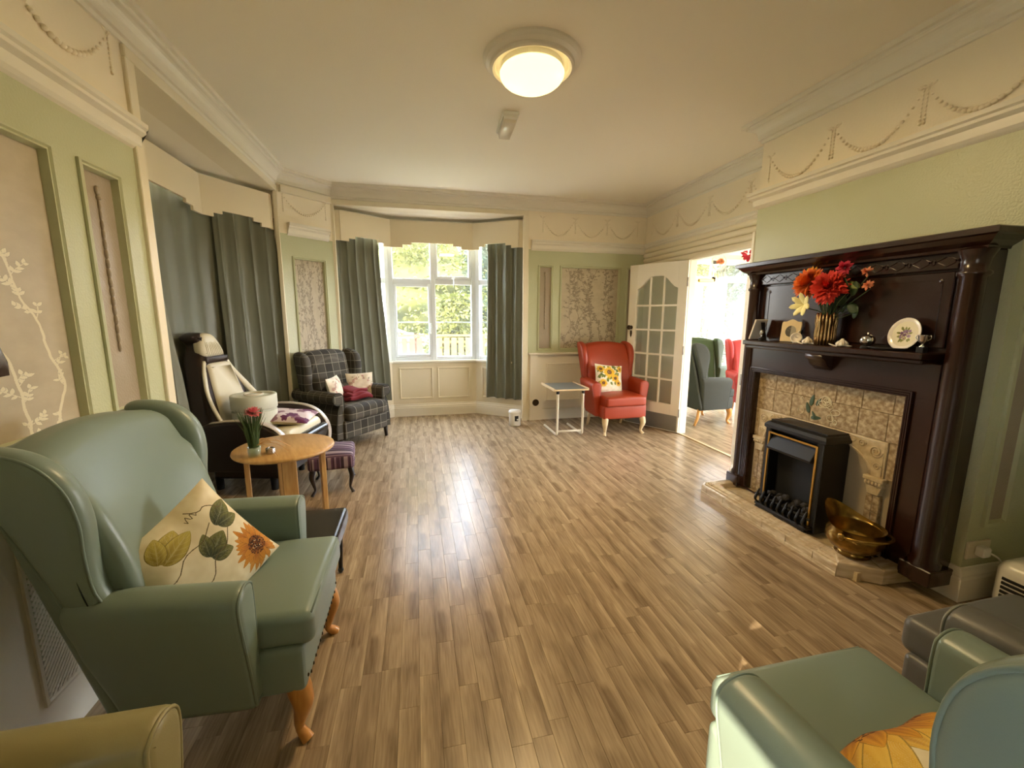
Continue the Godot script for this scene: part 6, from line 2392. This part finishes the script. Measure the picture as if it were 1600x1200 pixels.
	lathe(prs, pt, [Vector2(0, -0.004), Vector2(0.05, -0.004), Vector2(0.082, 0.008), Vector2(0.084, 0.011), Vector2(0.078, 0.011), Vector2(0.06, 0.003), Vector2(0.058, 0.002)], 40)
	part(pl, "rim", prs, M.porcelain)
	var pc := S()
	pc.set_smooth_group(FLAT)
	for i in 32:
		var a0 := TAU * i / 32
		var a1 := TAU * (i + 1) / 32
		var u0 := Vector2(0.5 + 0.5 * cos(a0), 0.5 + 0.5 * sin(a0))
		var u1 := Vector2(0.5 + 0.5 * cos(a1), 0.5 + 0.5 * sin(a1))
		tri(pc, pt * Vector3(0, 0.0025, 0), pt * Vector3(cos(a1) * 0.066, 0.0055, sin(a1) * 0.066), pt * Vector3(cos(a0) * 0.066, 0.0055, sin(a0) * 0.066), Vector2(0.5, 0.5), u1, u0)
	part(pl, "painted_centre", pc, M.plate_print)
	var cu := thing("trophy_cup", "tiny two-handled silver trophy cup on a black base", "trophy", Vector3(2.425, y, -1.585))
	var cb := S()
	bx(cb, -0.016, 0.016, 0, 0.028, -0.016, 0.016, 0.002)
	part(cu, "base", cb, M.black_matt)
	var cc := S()
	lathe(cc, T(Vector3(0, 0.028, 0)), [Vector2(0.013, 0), Vector2(0.013, 0.004), Vector2(0.004, 0.01), Vector2(0.006, 0.016), Vector2(0.02, 0.03), Vector2(0.022, 0.056), Vector2(0.024, 0.058), Vector2(0.02, 0.058), Vector2(0.018, 0.034), Vector2(0, 0.024)], 20)
	part(cu, "bowl", cc, M.chrome)
	for s in [-1.0, 1.0]:
		var ch := S()
		tube(ch, curve([Vector3(0, 0.078, 0.021 * s), Vector3(0, 0.083, 0.03 * s), Vector3(0, 0.07, 0.032 * s), Vector3(0, 0.058, 0.018 * s)], 4), 0.002, 5)
		part(cu, "handle", ch, M.chrome)

# ---------------------------------------------------------------- curtains, sun room and garden
func curtains() -> void:
	var fb := Vector3(0.24, 0, FAR)
	var lb := Vector3(LEFT, 0, -3.785)
	for c in [
		["grey-green curtain drawn back behind the tartan chair at the garden bay", fb, 0.0, [Vector2(-1.13, -0.05), Vector2(-0.68, -0.40)], [Vector2(-1.13, -0.05), Vector2(-0.60, -0.45)], 0.26, 2.33, 5, 0.032, 3],
		["grey-green curtain drawn back beside the radiator casing at the garden bay", fb, 0.0, [Vector2(0.70, -0.38), Vector2(1.13, -0.05)], [Vector2(0.68, -0.39), Vector2(1.13, -0.05)], 0.27, 2.33, 4, 0.034, 9],
		["grey-green curtain falling past the near post of the side bay", lb, PI / 2, [Vector2(-1.11, -0.09), Vector2(-1.0, -0.08)], [Vector2(-1.05, -0.30), Vector2(-0.62, -0.11)], 0.02, 2.36, 3, 0.028, 5],
		["wide flat grey-green curtain drawn across the middle of the side bay", lb, PI / 2, [Vector2(-1.12, -0.12), Vector2(-0.56, -0.51), Vector2(0.56, -0.51), Vector2(0.86, -0.29)], [Vector2(-1.12, -0.12), Vector2(-0.56, -0.51), Vector2(0.56, -0.51), Vector2(0.86, -0.29)], 0.04, 2.36, 8, 0.012, 12],
		["grey-green curtain in deep folds at the tartan chair end of the side bay", lb, PI / 2, [Vector2(0.62, -0.40), Vector2(1.12, -0.04)], [Vector2(0.60, -0.38), Vector2(1.13, -0.03)], 0.04, 2.36, 4, 0.045, 15]]:
		var o := thing("curtain", c[0], "curtain", c[1], c[2])
		curtain(o, "cloth", c[3], c[4], c[5], c[6], c[7], c[8], M.curtain, c[9])

func sun_room() -> void:
	# beyond the doorway: a glazed room with its own floor line, walls and roof
	var w := structure("wall_sun_room")
	var st := S()
	bx(st, RIGHT + 0.07, 7.0, 2.5, 2.65, -7.1, NEAR)
	bx(st, RIGHT + 0.0, RIGHT + 0.07, -0.1, 2.6, -7.1, FAR - 0.2)
	bx(st, RIGHT + 0.2, 7.0, -0.1, 2.6, 0.4, 0.6)
	bx(st, 6.8, 7.0, -0.1, 0.5, -7.0, 0.5)
	bx(st, 6.8, 7.0, 2.3, 2.6, -7.0, 0.5)
	bx(st, RIGHT + 0.2, 7.0, 2.36, 2.55, -7.1, -6.98)
	wpart(w, "masonry", st, M.frieze)
	var win := structure("window_4")
	var fs := S()
	for x in [3.3, 4.3, 4.95, 5.36, 6.25, 6.95]:
		bx(fs, x - 0.045, x + 0.045, 0.0, 2.4, -7.04, -6.96, 0.006)
	for y in [0.05, 2.06, 2.38]:
		bx(fs, 3.25, 7.0, y - 0.05, y + 0.05, -7.04, -6.96, 0.006)
	bx(fs, 5.36, 7.0, 0.86, 0.96, -7.04, -6.96, 0.006)
	for z in [-5.6, -4.2, -2.8, -1.4, 0.0]:
		bx(fs, 6.86, 6.94, 0.5, 2.3, z - 0.04, z + 0.04, 0.006)
	wpart(win, "window_frame", fs, M.plastic_white)
	for c in [[3.345, 4.255], [4.345, 4.905], [4.995, 5.315], [5.405, 6.205], [6.295, 6.905]]:
		for r in [[0.1, 2.01], [2.11, 2.33]]:
			var p := S()
			bx(p, c[0], c[1], r[0], r[1], -7.004, -6.998)
			wpart(win, "pane", p, M.glass)
	var d := structure("door_2")
	var ds := S()
	bx(ds, 4.99, 5.06, 0.1, 2.02, -6.96, -6.91, 0.005)
	bx(ds, 5.25, 5.32, 0.1, 2.02, -6.96, -6.91, 0.005)
	bx(ds, 5.06, 5.25, 0.1, 0.3, -6.96, -6.91, 0.005)
	bx(ds, 5.06, 5.25, 0.9, 0.98, -6.96, -6.91, 0.005)
	bx(ds, 5.06, 5.25, 1.94, 2.02, -6.96, -6.91, 0.005)
	wpart(d, "leaf", ds, M.plastic_white)
	var dh := S()
	bx(dh, 5.27, 5.30, 1.0, 1.16, -6.91, -6.885, 0.004)
	bx(dh, 5.2, 5.29, 1.08, 1.1, -6.89, -6.875, 0.004)
	wpart(d, "handle", dh, M.chrome)
	var dc := S()
	bx(dc, 5.0, 5.3, 2.0, 2.06, -6.91, -6.86, 0.006)
	wpart(d, "closer", dc, M.gold)
	var cu := thing("sheer_curtain", "white sheer curtain hanging at the sun room window", "curtain", Vector3(6.0, 0, -6.8))
	curtain(cu, "cloth", [Vector2(-0.05, 0.0), Vector2(0.35, 0.0)], [Vector2(-0.2, 0.02), Vector2(0.4, 0.0)], 0.05, 2.42, 4, 0.03, M.sheer, 21)
	# ring ornament hung in the doorway
	var dr := thing("dream_catcher", "pale hoop ornament with a pink rosette and hanging feathers in the doorway", "ornament", Vector3(3.72, 2.066, -4.75))
	var rs := S()
	var pts: Array = []
	for i in 25:
		pts.append(Vector3(0.10 * cos(TAU * i / 24), 0.10 * sin(TAU * i / 24), 0))
	tube(rs, pts, 0.008, 6, false)
	part(dr, "hoop", rs, M.porcelain)
	var th := S()
	for i in 8:
		var a := TAU * i / 8
		tube(th, [Vector3(0.10 * cos(a), 0.10 * sin(a), 0), Vector3(0.03 * cos(a + 0.6), 0.03 * sin(a + 0.6), 0)], 0.002, 4)
	tube(th, [Vector3(0, 0.10, 0), Vector3(0, 0.43, 0)], 0.003, 4)
	part(dr, "thread", th, M.porcelain)
	var ro := S()
	bloom(ro, Vector3(0.0, 0.0, 0.02), 0.055, 50, 5, Vector3(-0.6, 0, 0.8))
	part(dr, "rosette", ro, M.peach)
	for k in 5:
		var fe := S()
		var x := -0.09 + 0.045 * k
		var l := 0.13 - 0.03 * absf(k - 2.0)
		tube(fe, [Vector3(x, -sqrt(0.0101 - x * x), 0), Vector3(x, -0.09 - l * 0.5, 0)], 0.002, 4)
		ball(fe, Vector3(x, -0.11 - l * 0.5, 0), Vector3(0.014, 0.035, 0.004), 8, 5)
		part(dr, "feather", fe, M.cream_cloth)
	var rf := thing("paper_flower", "dark red paper flower hung at the top of the doorway", "ornament", Vector3(3.42, 2.04, -3.93))
	var rfs := S()
	bloom(rfs, Vector3.ZERO, 0.085, 26, 6, Vector3(-0.6, 0, 0.8), 0.4)
	part(rf, "petals", rfs, M.magenta)
	var rft := S()
	tube(rft, [Vector3.ZERO, Vector3(0, 0.44, 0)], 0.002, 4)
	part(rf, "thread", rft, M.porcelain)

func garden() -> void:
	var gr := structure("ground")
	var gs := S()
	bx(gs, -30, 34, -0.7, -0.45, -60, -7.4)
	wpart(gr, "lawn", gs, M.grass)
	var pv := S()
	bx(pv, -30, 34, -0.7, -0.44, -8.6, -7.1)
	bx(pv, -30, -2.4, -0.7, -0.44, -7.4, 20)
	wpart(gr, "path", pv, M.stone)
	# conifers
	conifer("big yellow-green conifer filling the bay window view", Vector3(0.0, -0.45, -15.0), 2.7, 7.6, 101, M.foliage)
	conifer("blue-green conifer beside the big one past the fence", Vector3(3.3, -0.45, -19.0), 2.4, 7.4, 102, M.foliage_dark)
	conifer("round yellow-green bush between the conifers and the shed", Vector3(1.2, -0.45, -12.9), 0.8, 2.3, 103, M.foliage)
	conifer("yellow-green conifer beyond the sun room door", Vector3(7.2, -0.45, -10.4), 0.95, 3.3, 105, M.foliage)
	conifer("dark green conifer beyond the sun room windows, before the brick house", Vector3(9.3, -0.45, -11.0), 1.05, 3.6, 104, M.foliage_dark)
	# picket fences
	for f in [["picket_fence", "low red-brown picket fence across the garden", -3.2, 0.22, -11.9, M.fence_red, 0.86], ["picket_fence", "low golden timber picket fence before the shed", 0.34, 2.9, -11.9, M.fence_gold, 0.86]]:
		var o := thing(f[0], f[1], "fence", Vector3(f[2], -0.45, f[4]))
		var n := int((f[3] - f[2]) / 0.20)
		for k in n:
			var st := S()
			var x: float = 0.2 * k + 0.08
			puff(st, T(Vector3(x, 0, 0)), [Vector2(-0.075, 0.06), Vector2(0.075, 0.06), Vector2(0.075, f[6] + 0.36), Vector2(-0.075, f[6] + 0.36)], 0.02)
			part(o, "picket", st, f[5])
		for y in [0.35, 1.1, 1.28]:
			var st := S()
			bx(st, 0, f[3] - f[2], y - 0.03, y + 0.03, -0.05, -0.01)
			part(o, "rail", st, f[5])
	# shed
	var s := thing("garden_shed", "pale boarded garden shed with a sloping felt roof", "shed", Vector3(4.2, -0.45, -13.2))
	for k in 12:
		var b := S()
		var x0 := -1.55 + 0.26 * k
		var h0 := 1.45 + (x0 + 1.55) * 0.55
		puff(b, T(Vector3(0, 0, 0)), [Vector2(x0 + 0.005, 0), Vector2(x0 + 0.255, 0), Vector2(x0 + 0.255, h0 + 0.26 * 0.55), Vector2(x0 + 0.005, h0)], 0.03)
		part(s, "board", b, M.shed)
	var rf := S()
	bar(rf, Vector3(-1.9, 1.28, -0.9), Vector3(1.7, 3.26, -0.9), 2.1, 0.1, 0.0)
	part(s, "roof", rf, M.felt)
	var fc := S()
	bar(fc, Vector3(-1.9, 1.27, 0.16), Vector3(1.7, 3.25, 0.16), 0.03, 0.16, 0.0)
	part(s, "barge_board", fc, M.porcelain)
	# the house next door, seen through the sun room
	var nb := thing("neighbour_house", "brown brick house next door with grey windows, beyond the sun room", "building", Vector3(10.5, -0.45, -15.5))
	var nw := S()
	bx(nw, -4.2, 6.0, 0.0, 5.6, -3.0, 0.0)
	part(nb, "wall", nw, M.brick)
	for q in [[-3.2, 1.0], [-0.9, 1.0], [1.6, 1.0], [-3.2, 3.4], [-0.9, 3.4], [1.6, 3.4]]:
		var wf2 := S()
		bx(wf2, q[0] - 0.08, q[0] + 1.38, q[1] - 0.08, q[1] + 1.28, 0.0, 0.06)
		var wfo := part(nb, "window", wf2, M.porcelain)
		for k in 2:
			var wp := S()
			bx(wp, q[0] + 0.66 * k, q[0] + 0.62 + 0.66 * k, q[1], q[1] + 1.2, 0.055, 0.07)
			part(wfo, "pane", wp, M.far_pane)
	var nr := S()
	puff(nr, Transform3D(Basis(Vector3(0, 0, 1), Vector3.UP, Vector3(-1, 0, 0)), Vector3(0.9, 0, -1.5)), [Vector2(-1.9, 5.5), Vector2(1.9, 5.5), Vector2(0, 7.4)], 10.6)
	part(nb, "roof", nr, M.slate)
	# house wall beyond
	var hw := thing("brick_outbuilding", "reddish outbuilding with a pitched roof beyond the shed", "building", Vector3(8.0, -0.45, -23.0))
	var hs := S()
	bx(hs, -2.6, 2.6, 0.0, 2.6, -1.5, 1.5)
	part(hw, "wall", hs, M.fence_red)
	var hr := S()
	puff(hr, T(Vector3(0, 0, 0)), [Vector2(-2.9, 2.5), Vector2(2.9, 2.5), Vector2(0, 4.6)], 3.3)
	part(hw, "roof", hr, M.felt)

func conifer(label: String, at: Vector3, r: float, h: float, sd: int, m: Material) -> void:
	var o := thing("conifer", label, "tree", at)
	var tr := S()
	tube(tr, [Vector3.ZERO, Vector3(0, h * 0.5, 0), Vector3(0, h * 0.9, 0)], [0.10, 0.06, 0.02], 8)
	part(o, "trunk", tr, M.bark)
	var g := RandomNumberGenerator.new()
	g.seed = sd
	# boughs inside the crown
	for k in 14:
		var core := S()
		var f := k / 13.0
		var rr := r * pow(1.0 - f * 0.94, 0.55) * 0.62
		var an := k * 2.4
		ball(core, Vector3(cos(an) * rr * 0.3, h * (0.24 + 0.68 * f), sin(an) * rr * 0.3), Vector3(rr, h * 0.085, rr), 9, 6)
		part(o, "inner_bough", core, m)
	var st := S()
	st.set_smooth_group(FLAT)
	# drooping sprays set on boughs all round the trunk
	for b in 1700:
		var f := pow(g.randf(), 0.8)
		var y := h * (0.17 + 0.81 * f)
		var rr := r * pow(1.0 - f, 0.55) * g.randf_range(0.35, 1.0) + 0.05
		var a := g.randf() * TAU
		var c := Vector3(cos(a) * rr, y, sin(a) * rr)
		for k in 16:
			var p := c + Vector3(g.randf_range(-1, 1), g.randf_range(-0.7, 0.7), g.randf_range(-1, 1)) * 0.30
			var d := Vector3(g.randf_range(-1, 1), g.randf_range(-0.9, 0.3), g.randf_range(-1, 1)).normalized()
			var s := d.cross(Vector3(g.randf_range(-1, 1), 1, g.randf_range(-1, 1))).normalized()
			var l := g.randf_range(0.10, 0.21)
			quad(st, p, p + d * l * 0.5 - s * l * 0.22, p + d * l, p + d * l * 0.5 + s * l * 0.22)
	part(o, "foliage", st, m)

func _ready() -> void:
	rng.seed = 1
	var cam := Camera3D.new()
	cam.name = "camera"
	cam.position = Vector3(0, 1.4, 0)
	cam.rotation_degrees = Vector3(-9.28, -12.73, 0.23)
	cam.fov = 84.55
	cam.near = 0.05
	cam.far = 200.0
	add_child(cam)
	cam.current = true
	var we := WorldEnvironment.new()
	we.name = "environment"
	var env := Environment.new()
	var sky := Sky.new()
	var sm := ProceduralSkyMaterial.new()
	sm.sky_top_color = Color(0.86, 0.92, 1.0)
	sm.sky_horizon_color = Color(1.0, 0.98, 0.94)
	sm.ground_horizon_color = Color(0.8, 0.78, 0.7)
	sm.ground_bottom_color = Color(0.4, 0.38, 0.3)
	sm.energy_multiplier = 1.0
	sky.sky_material = sm
	env.background_mode = Environment.BG_SKY
	env.sky = sky
	env.background_energy_multiplier = 16.0
	env.ambient_light_source = Environment.AMBIENT_SOURCE_DISABLED
	env.tonemap_mode = Environment.TONE_MAPPER_LINEAR
	env.tonemap_exposure = 1.95
	env.sdfgi_enabled = true
	env.ssao_enabled = true
	env.ssil_enabled = true
	we.environment = env
	add_child(we)
	var sun := DirectionalLight3D.new()
	sun.name = "sun"
	add_child(sun)
	sun.look_at_from_position(Vector3.ZERO, Vector3(0.68, -0.45, -0.58))
	sun.light_color = Color(1.0, 0.93, 0.80)
	sun.light_energy = 4.5
	sun.light_angular_distance = 0.6
	sun.shadow_enabled = true
	make_materials()
	build_shell()
	build_floor(cam)
	build_door()
	curtains()
	fireplace()
	furnish()
	ceiling_lamp()
	bins()
	sun_room()
	garden()

func furnish() -> void:
	var sage := wing_chair("wing_chair", "sage green leather wing chair holding a large sunflower cushion beside the black footstool", Vector3(-0.665, 0, -1.57), PI / 2, M.leather, M.leather_piping, M.leg_wood, "sage green wing chairs")
	wing_chair("wing_chair", "olive-tan leather wing chair without a cushion, next to the sage chair with the large sunflower", Vector3(-0.665, 0, -0.53), PI / 2, M.leather_olive, M.leather_olive, M.leg_wood)
	copy(sage, "sage green leather wing chair beside the grey chair, with a golden petal cushion", Vector3(0.985, 0, -0.53), PI)
	wing_chair("wing_chair", "grey leather wing chair between the fan heater and a sage green chair", Vector3(1.745, 0, -0.60), PI + 0.02, M.leather_grey, M.piping_grey, M.leg_wood)
	wing_chair("wing_chair", "orange-red leather wing chair with pale legs in front of the radiator casing", Vector3(2.36, 0, -4.71), 0.02, M.leather_red, M.piping_red, M.leg_pale, "", false)
	wing_chair("wing_chair", "dark grey cloth wing chair just through the doorway", Vector3(3.70, 0, -4.88), PI / 2 + 0.05, M.cloth_grey, M.piping_cloth, M.leg_wood, "", false)
	wing_chair("wing_chair", "dark green wing chair beyond the grey cloth chair in the sun room", Vector3(4.55, 0, -5.95), PI / 2 + 0.5, M.cloth_green, M.cloth_green, M.leg_wood, "", false)
	wing_chair("wing_chair", "crimson wing chair half hidden by the fireplace in the sun room", Vector3(4.60, 0, -4.88), -0.35, M.cloth_crimson, M.cloth_crimson, M.leg_wood, "", false)
	cushion("sunflower_cushion", "large cream cushion with one sunflower and leaves on the sage chair", Transform3D(Basis(Vector3(0.137, 0.714, -0.687), Vector3(-0.65, 0.586, 0.48), Vector3(0.746, 0.381, 0.544)).orthonormalized() * Basis(Vector3.BACK, -0.42), Vector3(-0.715, 0.60, -1.475)), Vector2(0.38, 0.38), 0.13, M.print_large)
	cushion("sunflower_cushion", "cream cushion crowded with small sunflowers on the orange-red chair", Transform3D(Basis(Vector3.UP, 0.1) * Basis(Vector3.RIGHT, -0.3) * Basis(Vector3.BACK, -0.12), Vector3(2.30, 0.625, -4.77)), Vector2(0.38, 0.36), 0.13, M.print_small)
	cushion("petal_cushion", "cream cushion with huge golden petals in the sage chair beside the grey chair", Transform3D(Basis(Vector3.UP, PI) * Basis(Vector3.RIGHT, -0.95) * Basis(Vector3.BACK, PI + 0.15), Vector3(0.985, 0.585, -0.42)), Vector2(0.46, 0.44), 0.14, M.print_petals)
	tartan_chair()
	massage_chair()
	stools()
	side_table()
	overbed_table()
